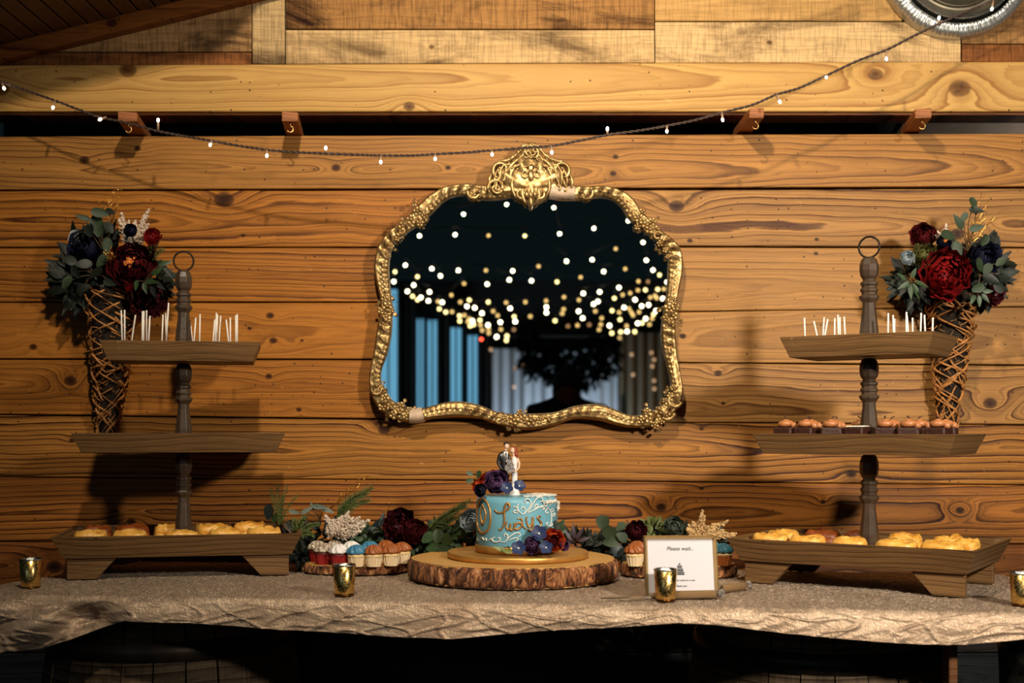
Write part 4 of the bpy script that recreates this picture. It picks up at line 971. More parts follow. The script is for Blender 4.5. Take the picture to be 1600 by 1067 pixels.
def plume(name, px, py, tips, d, w, mat, lab, group=None):
    bq = P(px, py, d); t = thing(name, lab, 'plume', bq, 0, group, world=True); m = MB()
    tips = list(tips) + [(px + (a_ - px) * U(.55, .95) + U(-9, 9), py + (b_ - py) * U(.55, .95) + U(-6, 6)) for a_, b_ in tips for _ in (0, 1)]
    for (tx, ty) in tips:
        e = P(tx, ty, d - .01 - .02 * R()); ax = e - bq; L = ax.length; n, a, b = basis(ax)
        for k in range(130):
            u = U(.12, 1) ; an = U(0, 2 * pi); sp = W(w, d) * (1 - u) ** .7 * U(.2, 1) + .001
            o_ = bq + ax * u; dv = (a * math.cos(an) + b * math.sin(an)) * sp + n * sp * 1.1
            m.tube([o_, o_ + dv], [.0017, .0007], 3); 
            if k % 2: m.blob(o_ + dv * U(.4, 1), .0022 * U(.6, 1.2), 5, 4)
        m.tube([bq, e], [.0022, .0008], 5)
    m.build('plume_tuft', MT[mat], t, True, kind='stuff'); return t
def twigs(name, px, py, tips, d, lab, group=None, mat='goldtw', beads=True, r=.0011):
    bq = P(px, py, d); t = thing(name, lab, 'twig', bq, 0, group, world=True)
    for (tx, ty) in tips:
        m = MB(); e = P(tx, ty, d - .012); pts = []
        for i in range(9):
            u = i / 8; pts.append(bq.lerp(e, u) + Vector((noise.noise(Vector((tx, u * 4, 1))) * .012 * u, 0, noise.noise(Vector((ty, u * 4, 5))) * .008)))
        m.tube(pts, [r * (1 - .5 * i / 8) for i in range(9)], 5)
        for i in range(3, 9):
            dv = Vector((U(-1, 1), U(-.5, 0), U(0, 1))).normalized() * U(.006, .014); m.tube([pts[i], pts[i] + dv], r * .6, 4)
            if beads: m.blob(pts[i] + dv, .0019, 6, 4)
        m.build('twig', MT[mat], t, True)
    return t
def mass(name, pts, mat, lab, n=160, L=(.02, .04), w=(.008, .016), cat='greenery', kindleaf='leaf'):
    """loose background foliage nobody could count"""
    m = MB()
    for k in range(n):
        (px, py, rx, ry, d) = random.choice(pts); a = U(0, 2 * pi); q = math.sqrt(R())
        c = P(px + math.cos(a) * q * rx, py + math.sin(a) * q * ry, d) + Vector((0, U(-.012, .02), 0)); c.z = max(c.z, TZ + .014) if c.z < 1.1 else c.z
        dv = Vector((math.cos(a) + U(-.6, .6), U(-.6, .2), -math.sin(a) + U(-.4, .7)))
        if c.z < TZ + .04: dv.z = abs(dv.z)
        m.leaf(c, dv, (U(-.4, .4), -1, U(-.2, .8)), U(*L), U(*w), U(.1, .4), U(0, .3), 1, 4)
    o = m.build(name, MT[mat], None, True, kind='stuff'); return tag(o, lab, cat)
def fern(name, px, py, tips, d, mat, lab, nl=26, ln=.022, group=None, cat='sprig', th=.0009):
    bq = P(px, py, d); t = thing(name, lab, cat, bq, 0, group, world=True)
    for (tx, ty) in tips:
        m = MB(); e = P(tx, ty, d - .012); bow = Vector((0, -.006, .010))
        pts = [bq.lerp(e, i / 8) + bow * math.sin(pi * i / 8) for i in range(9)]; m.tube(pts, [.0016 * (1 - .6 * i / 8) for i in range(9)], 5)
        ax = (e - bq).normalized(); sd = ax.cross(Vector((0, 1, 0))).normalized()
        nl2 = int(nl * 1.25)
        for k in range(nl2):
            u = (k + .5) / nl2 * .93 + .07; i = min(7, int(u * 8)); c = pts[i].lerp(pts[i + 1], u * 8 - i)
            for s_ in (-1, 1):
                dv = ax * U(.7, 1.1) + sd * s_ * U(.6, 1.0) + Vector((0, U(-.5, .2), 0)); l = ln * (1 - .6 * u) * U(.8, 1.15)
                m.tube([c, c + dv.normalized() * l], [th, th * .35], 4)
        m.build('frond', MT[mat], t, True)
    return t
def vcone(px0, py0, px1, py1, r0, r1, d, lab, seed, nt=95):
    a = P(px0, py0, 2.612); b = P(px1, py1, 2.655); t = thing('vine_cone', lab, 'wall vase', b, 0, 'woven vine cones on the plank wall', world=True)
    random.seed(seed); ra, rb = W(r0, d), W(r1, d); ax = b - a; n, u_, v_ = basis(ax)
    def pt(tt, an, k=1.0):
        r = (ra + (rb - ra) * max(0, tt) ** .9) * k; return a + ax * tt + (u_ * math.cos(an) + v_ * math.sin(an)) * r
    m = MB()
    def fn(u, v): return pt(v, u * 2 * pi, .80 + .12 * noise.noise(Vector((math.cos(u * 6.28) * 4, math.sin(u * 6.28) * 4, v * 16))))
    m.surf(fn, 36, 40, True); m.build('moss_lining', pal('moss_lining_%d' % seed, (40, 27, 12), .9, .7, 40, bump=.9, bscale=120), t, True)
    vm = pal('vine_%d' % seed, (196, 130, 66), .55, .45, 70)
    for k in range(nt):
        t0 = U(-.02, .92); an = U(0, 2 * pi); sg = random.choice((-1, 1)); ln_ = U(.08, .22); sw_ = U(1.0, 2.6) * sg; m = MB()
        kk = U(.93, 1.06); pts = [pt(min(1.0, t0 + ln_ * i / 10), an + sw_ * i / 10, kk + .05 * math.sin(i * .9 + k)) for i in range(11)]
        rr_ = U(.0016, .0030); m.tube(pts, [rr_ * (.8 + .3 * math.sin(i)) for i in range(11)], 6); m.build('vine', vm, t, True)
    m = MB()
    for k in range(260):
        q = pt(U(0, 1), U(0, 2 * pi), U(.82, 1.02)); m.tube([q, q + Vector((U(-1, 1), U(-.5, .5), U(-1, 1))).normalized() * U(.01, .022)], .0009, 3)
    m.build('twig_ends', vm, t, True, kind='stuff')
    return t
# left wall bouquet
G1 = 'flowers in the left wall cone'; G2 = 'flowers in the right wall cone'
DB = 2.585
vcone(178, 448, 168, 676, 46, 15, 2.60, 'woven vine cone on the wall behind the left stand', 11)
random.seed(21)
mass('dark_foliage', [(150, 415, 48, 50, 2.60), (215, 440, 40, 26, 2.60), (120, 440, 26, 30, 2.60)], 'dgreen', 'dark loose foliage filling the left wall bouquet', 300, (.03, .055), (.014, .026))
flower('peony', 206, 414, DB - .04, 34, PEONY, 'dark_red', 'large dark red peony with orange centre in the left bouquet', cen='gcen', group=G1, ax=(.15, -1, .1))
flower('rose', 134, 386, DB - .03, 26, ROSE, 'navy', 'near-black navy rose at the left of the left bouquet', group=G1)
flower('rose_bud', 204, 360, DB - .07, 11, ROSE, 'navy', 'small shiny navy bud before the cream plumes', group=G1)
flower('dahlia', 238, 369, DB - .06, 13, DAHLIA, 'red', 'small bright red dahlia right of the cream plumes', group=G1)
flower('ranunculus', 120, 371, DB - .02, 13, ROSE, 'white', 'small white bloom at the upper left of the left bouquet', group=G1)
flower('dahlia', 234, 466, DB - .02, 30, DAHLIA, 'burg', 'large blackish burgundy dahlia under the left bouquet', group=G1, ax=(.3, -1, -.3))
flower('dahlia', 203, 447, DB - .05, 8, DAHLIA, 'red', 'tiny red blossom below the large left peony', group=G1)
plume('cream_plume', 206, 392, [(189, 333), (233, 326), (212, 345), (232, 350), (198, 358)], DB - .01, 11, 'plume', 'cream feathery plumes in the left wall bouquet', G1)
sprig('eucalyptus_sprig', (165, 400), [(129, 340, 24, 9, 165), (156, 333, 26, 15, 170), (172, 331, 20, 11, -15, 'eucd'), (152, 353, 34, 22, 100), (170, 355, 22, 14, 120, 'eucd'), (140, 360, 22, 18, 110, 'eucd'), (167, 384, 25, 15, 85)], DB - .05, 'euc', 'upper eucalyptus sprig of the left wall bouquet', group=G1)
sprig('eucalyptus_sprig', (150, 430), [(160, 407, 25, 17, 50), (150, 427, 27, 16, 30, 'eucd'), (104, 441, 22, 14, 60), (172, 442, 23, 12, -20, 'eucd'), (130, 412, 24, 15, 10, 'eucd'), (112, 408, 24, 15, 140, 'eucd'), (130, 450, 22, 14, 200, 'dgreen'), (118, 425, 22, 14, 120, 'dgreen')], DB - .055, 'euc', 'lower eucalyptus sprig of the left wall bouquet', group=G1)
sprig('variegated_sprig', (225, 440), [(213, 446, 17, 7, -100), (227, 450, 20, 8, -75), (238, 440, 24, 8, -8), (245, 424, 22, 8, 30), (258, 411, 22, 8, 15), (262, 424, 24, 7, -50, 'dgreen'), (250, 446, 22, 8, -40, 'dgreen'), (240, 456, 22, 8, -70, 'dgreen')], DB - .06, 'green', 'green long-leaved sprig at the right of the left bouquet', group=G1)
fern('green_fern', 240, 410, [(232, 378), (248, 378), (258, 392), (240, 384)], DB - .02, 'spruce', 'soft olive fern beside the large left peony', 14, .014, G1)
twigs('gold_twigs', 174, 350, [(168, 299), (178, 297), (186, 303), (158, 318), (182, 322)], DB - .03, 'gold beaded twigs atop the left wall bouquet', G1)
twigs('gold_berries', 170, 408, [(172, 394), (178, 402), (166, 400)], DB - .07, 'gold beads left of the large dark red peony', G1)
# right wall bouquet
vcone(1490, 452, 1479, 682, 42, 14, 2.58, 'woven vine cone on the wall behind the right stand', 12)
random.seed(22); DB = 2.56
mass('dark_foliage', [(1500, 430, 60, 36, 2.59), (1430, 440, 24, 28, 2.59), (1545, 425, 24, 40, 2.59)], 'dgreen', 'dark loose foliage filling the right wall bouquet', 300, (.026, .05), (.012, .024))
flower('peony', 1478, 428, DB - .05, 37, PEONY, 'red', 'large bright red peony in the right wall bouquet', group=G2, ax=(-.1, -1, -.1))
flower('peony', 1484, 400, DB - .035, 22, PEONY, 'burg', 'dark burgundy bloom behind the bright red peony', group=G2)
flower('rose', 1443, 368, DB - .02, 20, ROSE, 'dark_red', 'dark red rose at the upper left of the right bouquet', group=G2, ax=(-.4, -1, .3))
flower('anemone', 1475, 378, DB - .05, 11, ROSE, 'navy', 'small navy bloom with golden centre, right bouquet', cen='gcen', group=G2)
flower('rose', 1541, 403, DB - .04, 25, ROSE, 'navy', 'large navy rose at the right of the right bouquet', group=G2, ax=(.2, -1, .1))
flower('ranunculus', 1418, 403, DB - .03, 12, ROSE, 'paleblue', 'small pale blue-white bud on the right bouquet\'s left edge', group=G2)
flower('hydrangea', 1446, 398, DB - .03, 20, DAHLIA, 'oldg', 'olive green blossom beside the pale bud', group=G2)
flower('dahlia', 1556, 460, DB - .02, 17, DAHLIA, 'burg', 'burgundy dahlia at the lower right of the right bouquet', group=G2, ax=(.5, -1, -.2))
plume('cream_plume', 1480, 385, [(1478, 350), (1465, 362)], DB - .01, 8, 'plume', 'cream plumes behind the small navy bloom', G2)
sprig('eucalyptus_sprig', (1512, 392), [(1521, 318, 20, 14, 110), (1526, 329, 24, 12, -10, 'eucd'), (1498, 346, 28, 13, 125), (1506, 340, 18, 10, 60, 'euc'), (1526, 356, 24, 11, 15), (1481, 368, 28, 16, 170), (1496, 388, 25, 15, 120), (1538, 375, 19, 15, 60)], DB - .045, 'euc', 'tall eucalyptus sprig of the right wall bouquet', group=G2)
sprig('eucalyptus_sprig', (1530, 430), [(1530, 414, 24, 14, 120), (1528, 450, 20, 15, 20), (1550, 437, 30, 15, -30, 'eucd'), (1563, 410, 17, 12, 40), (1543, 420, 18, 14, 60), (1570, 432, 20, 12, -60, 'eucd'), (1560, 448, 22, 14, -50, 'dgreen')], DB - .06, 'euc', 'low eucalyptus sprig of the right wall bouquet', group=G2)
sprig('variegated_sprig', (1420, 438), [(1408, 432, 18, 7, 140), (1412, 446, 22, 8, -150), (1423, 456, 26, 8, -90), (1432, 455, 26, 8, -65), (1440, 445, 22, 8, -30), (1410, 455, 22, 8, -120, 'dgreen'), (1428, 426, 16, 7, 70), (1440, 462, 20, 7, -50, 'dgreen')], DB - .05, 'green', 'cream-edged leafy sprig at the left of the right bouquet', group=G2)
sprig('variegated_sprig', (1508, 458), [(1520, 468, 18, 7, -120), (1530, 471, 18, 7, -90), (1540, 466, 18, 7, -50), (1544, 455, 16, 7, 0)], DB - .06, 'green', 'small leafy sprig under the navy rose, right bouquet', group=G2)
twigs('gold_twigs', 1508, 392, [(1533, 306), (1543, 313), (1541, 331), (1562, 331), (1525, 345), (1544, 350), (1515, 362)], DB - .025, 'gold beaded twigs atop the right wall bouquet', G2)
twigs('curly_vine', 1555, 425, [(1578, 392), (1592, 430)], 2.62, 'thin curly vine tendrils right of the right bouquet', G2, 'stem', False, .0009)

# ---------------------------------------------------------------- wood slices
def bark_mat(name, a, b, c_):
    s = NT(name); tc = s.n('ShaderNodeTexCoord'); mp = s.n('ShaderNodeMapping'); s.put(mp.inputs[0], tc.outputs['Object']); mp.inputs['Scale'].default_value = (1, 1, .45)
    n = s.noise(mp.outputs[0], 55, 6, .7, 1.5); s.base(s.ramp(n, [(.38, s2l(c_)), (.47, s2l(b)), (.56, s2l(a)), (.68, s2l((222, 176, 126)))])); s.set(Roughness=.6); s.bump(n, 1, .012); return s.mat
bark = bark_mat('bark', (190, 122, 72), (112, 62, 30), (20, 10, 7))
def ringtop(name, seed):
    s = NT(name); tc = s.n('ShaderNodeTexCoord'); sp = s.n('ShaderNodeSeparateXYZ'); s.put(sp.inputs[0], tc.outputs['Object'])
    n = s.noise(tc.outputs['Object'], 5, 3); r = s.M('SQRT', s.M('ADD', s.M('POWER', s.M('ABSOLUTE', sp.outputs[0]), 2), s.M('POWER', s.M('ABSOLUTE', sp.outputs[1]), 2)))
    fr = s.M('FRACT', s.M('ADD', s.M('MULTIPLY', r, 95), s.M('MULTIPLY', n, 3)))
    s.base(s.mix(s.M('MULTIPLY', fr, .55), s2l((216, 166, 92)), s2l((160, 104, 46)))); s.set(Roughness=.5); return s.mat
rt = ringtop('end_grain', 1)
def slice_(px, d, rx, ry, th, lab, zoff=.0075, seed=0):
    c = P(px, 0, d); rx = W(rx, d); t = thing('wood_slice', lab, 'wood slice', (c.x, c.y, TZ + zoff))
    n = 150
    def rad(a): return 1 + .035 * noise.noise(Vector((math.cos(a) * 1.3 + seed, math.sin(a) * 1.3, 0))) + .008 * noise.noise(Vector((math.cos(a) * 9, math.sin(a) * 9, seed)))
    m = MB()
    def fn(u, v):
        a = u * 2 * pi; r = rad(a) + (.006 * noise.noise(Vector((math.cos(a) * 22, math.sin(a) * 22, v * 2 + seed))) + .012 * math.sin(pi * v) + .06 * min(0, noise.noise(Vector((math.cos(a) * 15, math.sin(a) * 15, v * .5 + seed))))) - (.03 if v in (0, 1) else 0)
        return Vector((math.cos(a) * r * rx, math.sin(a) * r * rx * ry, (v * th)))
    m.surf(fn, n * 2, 8, True); m.build('bark', bark, t, True)
    m = MB(); m.add([(math.cos(2 * pi * i / n) * rx * (rad(2 * pi * i / n) - .028), math.sin(2 * pi * i / n) * rx * ry * (rad(2 * pi * i / n) - .028), z) for z in (th + .0006, .0008) for i in range(n)],
                    [tuple(range(n)), tuple(range(2 * n - 1, n - 1, -1))] + [(i, n + i, n + (i + 1) % n, (i + 1) % n) for i in range(n)]); m.build('cut_wood', rt, t)
    return TZ + zoff + th
zs = slice_(801, 2.31, 160, .98, .044, 'large bark-edged wood slice carrying the wedding cake', seed=2)
zs2 = slice_(557, 2.40, 80, .62, .020, 'small bark-edged wood slice carrying cupcakes, left of the cake', seed=5)
zs3 = slice_(1060, 2.35, 90, .62, .026, 'bark-edged wood slice of cupcakes behind the framed sign', seed=8)

# ---------------------------------------------------------------- cake
DC = 2.31; CX = P(807.5, 0, DC).x; CY = DC * K; RC = W(63.5, DC)
goldb = plain('gold_foil_board', s2l((214, 160, 84)), .38, .6, var=.25, vscale=25, bump=.15, bscale=80)
c = P(809, 0, DC); m = MB(); rb_ = W(110, DC)
m.lathe([(rb_ - .003, 0), (rb_, .003), (rb_, .0115), (rb_ - .002, .0135), (rb_ - .006, .0125), (.001, .0125)], 72)
o = m.build('cake_board', goldb, None, True); o.location = (c.x, c.y, zs + .0012); tag(o, 'round gold cake board on the large wood slice', 'cake board')
ZB = zs + .0145; CH = (862 - 773) / F * (DC - .06) * K
ct = thing('wedding_cake', 'round pale blue wedding cake with white piping and gold lettering', 'cake', (CX, CY, ZB))
icing = plain('blue_fondant', s2l((112, 172, 192)), .42, var=.12, vscale=30, bump=.12, bscale=60, sub=.05)
pipe = plain('white_piping', s2l((232, 226, 214)), .45); gic = plain('gold_icing', s2l((198, 146, 84)), .36, .55, var=.25, vscale=120)
m = MB(); pr = [(RC * .98, 0), (RC, .003), (RC, CH - .014)] + [(RC - .014 * (1 - math.cos(a)), CH - .014 + .014 * math.sin(a)) for a in [j * pi / 12 for j in range(1, 7)]] + [(.001, CH + .001)]
m.lathe(pr, 80); m.build('fondant', icing, ct, True)
m = MB(); m.lathe([(RC + .0006, 0), (RC + .0022, .0005), (RC + .0022, .0155), (RC + .0004, .0165)], 80, cap=False); m.build('gold_band', goldb, ct, True)
def CPT(px, py, lift=.001):   # photo point on the cake's side -> local point
    s_ = max(-1, min(1, (px - 807.5) / 64.0)); a = math.asin(s_); dd = DC * K - math.cos(a) * RC
    z = ZC - (py - HOR) / F * dd - ZB
    return Vector((math.sin(a) * (RC + lift), -math.cos(a) * (RC + lift), z))
def c2(pts, ox=735, oy=755, s_=8.894): return [(ox + x / s_, oy + y / s_) for x, y in pts]
def pipes(lst, name, mat, w, lift=.0012, sub=6):
    m = MB()
    for pts in lst:
        pp = catmull(c2(pts), sub, False); k = len(pp); m.tube([CPT(x, y, lift) for x, y in pp], [w * (.75 + .5 * math.sin(pi * i / (k - 1))) for i in range(k)], 6)
        m.blob(CPT(*pp[-1], lift), w * 1.15, 6, 5)
    return m.build(name, mat, ct, True)
pipes([[(735,435),(790,370),(830,300),(820,240),(780,215),(745,245),(765,275)],[(790,410),(850,310),(900,220),(950,185),(990,215),(985,250),(960,255)],[(735,435),(690,410),(660,370),(640,335),(600,325)],
       [(660,370),(650,320),(665,290)],[(660,410),(620,415),(600,395),(625,375),(655,385)],[(735,435),(755,390),(750,340),(715,335),(700,360)],[(790,410),(870,375),(930,340),(1000,310),(1050,330),(1090,370),(1110,420),(1115,500),(1105,560),(1090,600)],
       [(885,365),(885,320),(910,290),(930,310),(900,350)],[(950,335),(985,330),(1020,350),(990,365)],[(1000,310),(1040,270),(1060,290),(1030,310)],[(1090,310),(1110,270),(1100,225),(1080,220)],[(1060,350),(1030,390),(1045,420),(1070,400)],
       [(1090,380),(1130,355),(1140,385),(1105,400)],[(1115,440),(1160,415),(1155,450),(1120,460)],[(1090,600),(1060,590),(1045,560),(1065,545)],[(1090,600),(1130,570),(1150,550)],
       [(150,770),(175,755),(200,790),(225,765),(235,795)],[(265,800),(290,770),(330,810),(380,815),(420,790),(410,755),(390,765)],[(330,810),(310,770),(345,750)],[(420,815),(490,810),(540,750),(610,700),(670,690),(690,720),(665,740)],
       [(490,810),(520,760),(515,715),(480,705),(475,735)],[(540,790),(600,765),(650,760),(655,790),(635,800)],[(110,750),(95,780),(120,790)]], 'scroll_piping', pipe, .0011)
m = MB(); random.seed(5)
for k in range(150):          # lace over the right shoulder
    a = U(-.25, 1.75); rr_ = RC - .0 * R(); z = U(CH - .030, CH - .010); 
    if a < .5 and z < CH - .012: z = CH - .010
    if z > CH - .014: rr_ = RC - .006
    q = Vector((math.cos(a - .55) * rr_, -math.sin(a - .55 + 0) * rr_ * -1 if False else math.sin(a - .9) * rr_, z)); b = U(0, 6)
    n_ = Vector((q.x, q.y, 0)).normalized()
    m.tube([q + n_ * .001 + Vector((math.cos(b + j) * .003, 0, math.sin(b + j) * .003)) for j in range(5)], .0008, 4)
for k in range(110):
    a = U(-1.3, 1.0); r2 = U(.45, .97) * RC; q = Vector((math.cos(a) * r2, math.sin(a) * r2, CH + .0012)); b = U(0, 6)
    m.tube([q + Vector((math.cos(b + j) * .004, math.sin(b + j) * .004, 0)) for j in range(5)], .0009, 4)
m.build('lace_icing', pipe, ct, True, kind='stuff')
LET = [[(345,365),(375,400),(410,410),(470,395),(530,350),(545,310),(530,280),(500,290),(480,350),(475,430),(480,500),(465,590),(430,645),(415,640)],
       [(510,530),(500,590),(520,640),(550,630),(560,560),(555,620),(575,655),(600,630),(610,560)],
       [(650,490),(700,490),(715,530),(700,600),(650,640),(610,620),(640,560),(700,550),(730,600),(760,630)],
       [(780,460),(770,500),(790,590),(820,600),(850,540),(855,470),(858,560),(850,640),(815,660),(795,640)],
       [(965,470),(940,455),(920,480),(950,520),(975,560),(950,600),(915,590)]]
pipes(LET, 'gold_lettering', gic, .0021)
pipes([[(175,200),(130,260),(100,400),(110,600),(175,690),(260,640),(290,500),(270,330),(220,240),(178,202)], [(178,300),(150,420),(180,560),(225,430),(180,300)]], 'gold_medallion', gic, .0022)
# sugar flowers
def sflower(name, px, py, d, r, kind, mat, lab, ax=(0, -1, .5)):
    return flower(name, px, py, d, r, kind, mat, lab, 'sugar flower', ax, None, 'sugar flowers on the cake')
def fivepetal(px, py, d, r, lab, ax=(0, -1, .4)):
    c = P(px, py, d); t = thing('sugar_blossom', lab, 'sugar flower', c, 0, 'sugar flowers on the cake'); n, a, b = basis(ax); rr_ = W(r, d)
    for k in range(5):
        an = 2 * pi * k / 5 + px; dv = a * math.cos(an) + b * math.sin(an) + n * .25; m = MB(); m.leaf(dv * .001, dv, n, rr_, rr_ * .86, .3, -.12, 2, 7); m.build('petal', MT['blue'], t, True)
    m = MB(); m.blob(n * .002, rr_ * .16, 8, 6); m.build('centre', MT['white'], t, True)
random.seed(9); zt_ = ZB + CH
dt = DC - .035
sflower('sugar_rose', 775, 754, DC - .02, 19, ROSE, 'purple', 'plum sugar rose on top of the cake, beside the groom', (0, -1, .6))
sflower('sugar_rose', 784, 745, DC + .0, 12, ROSE, 'purple', 'smaller plum sugar rose tucked behind the larger one', (.3, -.6, 1))
sflower('sugar_flower', 757, 752, DC - .005, 13, DAHLIA, 'orange', 'orange sugar flower left of the plum rose on top', (-.6, -1, .5))
sflower('sugar_flower', 770, 741, DC + .01, 9, DAHLIA, 'orange', 'small red-orange sugar flower above the plum rose', (-.2, -.8, 1))
sflower('sugar_flower', 744, 760, DC - .01, 8, ROSE, 'orange', 'orange sugar bud at the cake\'s top left rim', (-1, -.6, .2))
sflower('sugar_flower', 751, 766, DC - .05, 10, ROSE, 'navy', 'navy sugar bud drooping over the cake\'s left rim', (-.5, -1, 0))
fivepetal(792, 763, DC - .055, 10, 'blue five-petal sugar blossom in front of the bride'); fivepetal(811, 760, DC - .04, 10, 'blue five-petal sugar blossom right of the bride\'s hem', (.3, -1, .6))
sprig('sugar_leaves', (752, 752), [(734, 740, 11, 7, 150), (748, 741, 12, 8, 70), (734, 751, 11, 8, 190), (741, 756, 9, 6, 230)], DC + .0, 'green', 'bright green sugar leaves at the cake\'s top left', 'sugar leaves')
df = DC - RC / K - .03
fivepetal(842, 834, df + .01, 13, 'blue five-petal sugar blossom, topmost at the cake\'s foot'); fivepetal(810, 857, df - .0, 12, 'blue five-petal sugar blossom, leftmost at the cake\'s foot'); fivepetal(853, 856, df - .012, 11, 'blue five-petal sugar blossom between the plum and red roses')
sflower('sugar_rose', 831, 852, df - .0, 13, ROSE, 'purple', 'plum sugar rose at the foot of the cake', (0, -1, .3))
sflower('sugar_rose', 865, 844, df + .012, 17, ROSE, 'orange', 'orange-red sugar rose at the foot of the cake', (.25, -1, .3))
sflower('sugar_rose', 864, 846, df + .002, 10, ROSE, 'dark_red', 'dark red heart nested in the orange sugar rose', (.1, -1, .3))
sflower('sugar_flower', 881, 852, df + .02, 9, ROSE, 'purple', 'small mauve sugar petals right of the orange rose', (.8, -1, .1))
sprig('sugar_leaves', (870, 832), [(876, 820, 20, 11, 50), (869, 822, 18, 11, 100, 'dgreen'), (878, 829, 14, 9, 10)], df + .03, 'green', 'green sugar leaves above the orange rose at the cake\'s foot', 'sugar leaves')
sprig('sugar_leaves', (800, 862), [(782, 858, 26, 7, 160, 'lime'), (792, 861, 18, 7, 170, 'lime')], df - .01, 'lime', 'pale green sugar leaves lying on the gold board', 'sugar leaves')

# cake topper
random.seed(3)
U_ = W(1, DC)        # one photo pixel at the cake, metres
tpz = zt_ + .002; tx0 = P(797, 0, DC).x
tt_ = thing('cake_topper', 'small bride and groom figurine standing on the cake', 'figurine', (tx0, DC * K + .004, tpz))
H_ = 80 * U_
suit = plain('black_suit', s2l((28, 26, 28)), .35); dress = plain('white_dress', s2l((226, 220, 218)), .4); fl2 = plain('figurine_skin', s2l((226, 186, 160)), .45); hairb = plain('auburn_hair', s2l((140, 58, 28)), .45); hairg = plain('dark_hair', s2l((40, 28, 22)), .4)
def hv(x, y, z): return (x * U_, y * U_, z * U_)
skin('groom', [(hv(-9, 0, 40), 5.6 * U_), (hv(-10, 0, 52), 6.2 * U_), (hv(-9.5, 0, 62), 6.2 * U_), (hv(-8, 0, 68), 2.2 * U_),
               (hv(-16, 0, 62), 3.2 * U_), (hv(-19, -1, 50), 2.8 * U_), (hv(-14, -5, 40), 2.4 * U_), (hv(-8, -8, 38), 1.9 * U_),
               (hv(-3, 1, 61), 3 * U_), (hv(0, 0, 52), 2.4 * U_),
               (hv(-11.5, 0, 30), 4 * U_), (hv(-12, 0, 14), 3.4 * U_), (hv(-12, 0, 2), 3 * U_), (hv(-5.5, 0, 30), 4 * U_), (hv(-5, 0, 14), 3.4 * U_), (hv(-5, 0, 2), 3 * U_)],
     [(0, 1), (1, 2), (2, 3), (2, 4), (4, 5), (5, 6), (6, 7), (2, 8), (8, 9), (0, 10), (10, 11), (11, 12), (0, 13), (13, 14), (14, 15)], suit, tt_)
gr = bpy.data.objects['groom']
m = MB(); m.blob(hv(-5.2, -1, 75.5), (4.0 * U_, 4.4 * U_, 5.2 * U_), 14, 10); m.blob(hv(-2.2, -4.6, 75), (.9 * U_, 1.2 * U_, 1.1 * U_), 6, 5); m.tube([hv(-7, 0, 67), hv(-6, -1, 72)], 2.2 * U_, 8)
m.blob(hv(-6.5, -5, 76.5), .55 * U_, 5, 4); m.blob(hv(-3.6, -5.1, 76.5), .55 * U_, 5, 4); m.tube([hv(-6, -4.9, 72.6), hv(-4, -5.1, 72.6)], .4 * U_, 5)
child(m.build('head', fl2, None, True), gr)
m = MB(); m.blob(hv(-6.0, .6, 78.4), (4.5 * U_, 4.6 * U_, 4.0 * U_), 12, 8, .2); m.blob(hv(-3.5, -3, 80), (3 * U_, 2 * U_, 1.4 * U_), 8, 6); child(m.build('hair', hairg, None, True), gr)
m = MB(); m.add([hv(-10, -6.4, 66), hv(-3.5, -6.4, 66), hv(-5.5, -7.2, 52)], [(0, 1, 2)]); m.hexa([hv(-10, -5.4, 67), hv(-3, -5.4, 67), hv(-5, -6.6, 51), hv(-6, -6.6, 51)], [hv(-10, -6.2, 67), hv(-3, -6.2, 67), hv(-5, -7.2, 51), hv(-6, -7.2, 51)]); child(m.build('shirt', dress), gr)
m = MB(); m.hexa([hv(-7.4, -6.6, 65), hv(-5.4, -6.6, 65), hv(-4.8, -7.4, 54), hv(-6.4, -7.4, 54)], [hv(-7.4, -7.4, 65), hv(-5.4, -7.4, 65), hv(-4.8, -8, 54), hv(-6.4, -8, 54)]); child(m.build('necktie', suit), gr)
m = MB()
m.lathe([(5.2 * U_, -6 * U_), (5.6 * U_, 0), (5.0 * U_, 8 * U_), (4.3 * U_, 18 * U_), (4.9 * U_, 27 * U_), (4.6 * U_, 33 * U_), (3.4 * U_, 38 * U_), (4.6 * U_, 47 * U_), (4.9 * U_, 53 * U_), (3.6 * U_, 58 * U_), (1.0 * U_, 60 * U_)], 24, hv(7, 0, 0), fn=lambda a, r, z: (r * (1 + (.16 if z < 14 * U_ else 0) + .07 * math.sin(a * 8) * max(0, 1 - z / (26 * U_)) + max(0, .5 - z / (22 * U_)) * .9), z))
bd_ = m.build('bride', dress, tt_, True)
m = MB(); m.blob(hv(4.2, -1, 68.5), (3.8 * U_, 4 * U_, 4.9 * U_), 14, 10); m.blob(hv(1, -3.4, 68), (.9 * U_, 1 * U_, 1 * U_), 6, 5); m.tube([hv(6, 0, 58), hv(5, -.5, 65)], 1.9 * U_, 8); m.blob(hv(3, -4.8, 69.5), .5 * U_, 5, 4); m.blob(hv(5.4, -4.7, 69.5), .5 * U_, 5, 4)
m.blob(hv(6.5, 0, 57.5), (5.2 * U_, 3.4 * U_, 2.4 * U_), 10, 6)
m.tube([hv(11, 0, 57), hv(14.6, -1, 49), hv(14, -3, 42), hv(8, -8, 36), hv(2, -9, 37)], [1.9 * U_, 1.7 * U_, 1.5 * U_, 1.3 * U_, 1.1 * U_], 8); child(m.build('skin', fl2, None, True), bd_)
m = MB(); m.blob(hv(7.0, .5, 69.5), (4.4 * U_, 4.4 * U_, 5.4 * U_), 12, 8, .3)
for k in range(9): m.tube([hv(8 + U(-2, 2), U(-2, 2), 68), hv(10 + U(-2, 1.5), U(-3, 2), 62), hv(9.5 + U(-2, 2), U(-3, 2), 54)], [2 * U_, 1.7 * U_, .8 * U_], 6)
child(m.build('hair', hairb, None, True), bd_)
m = MB()
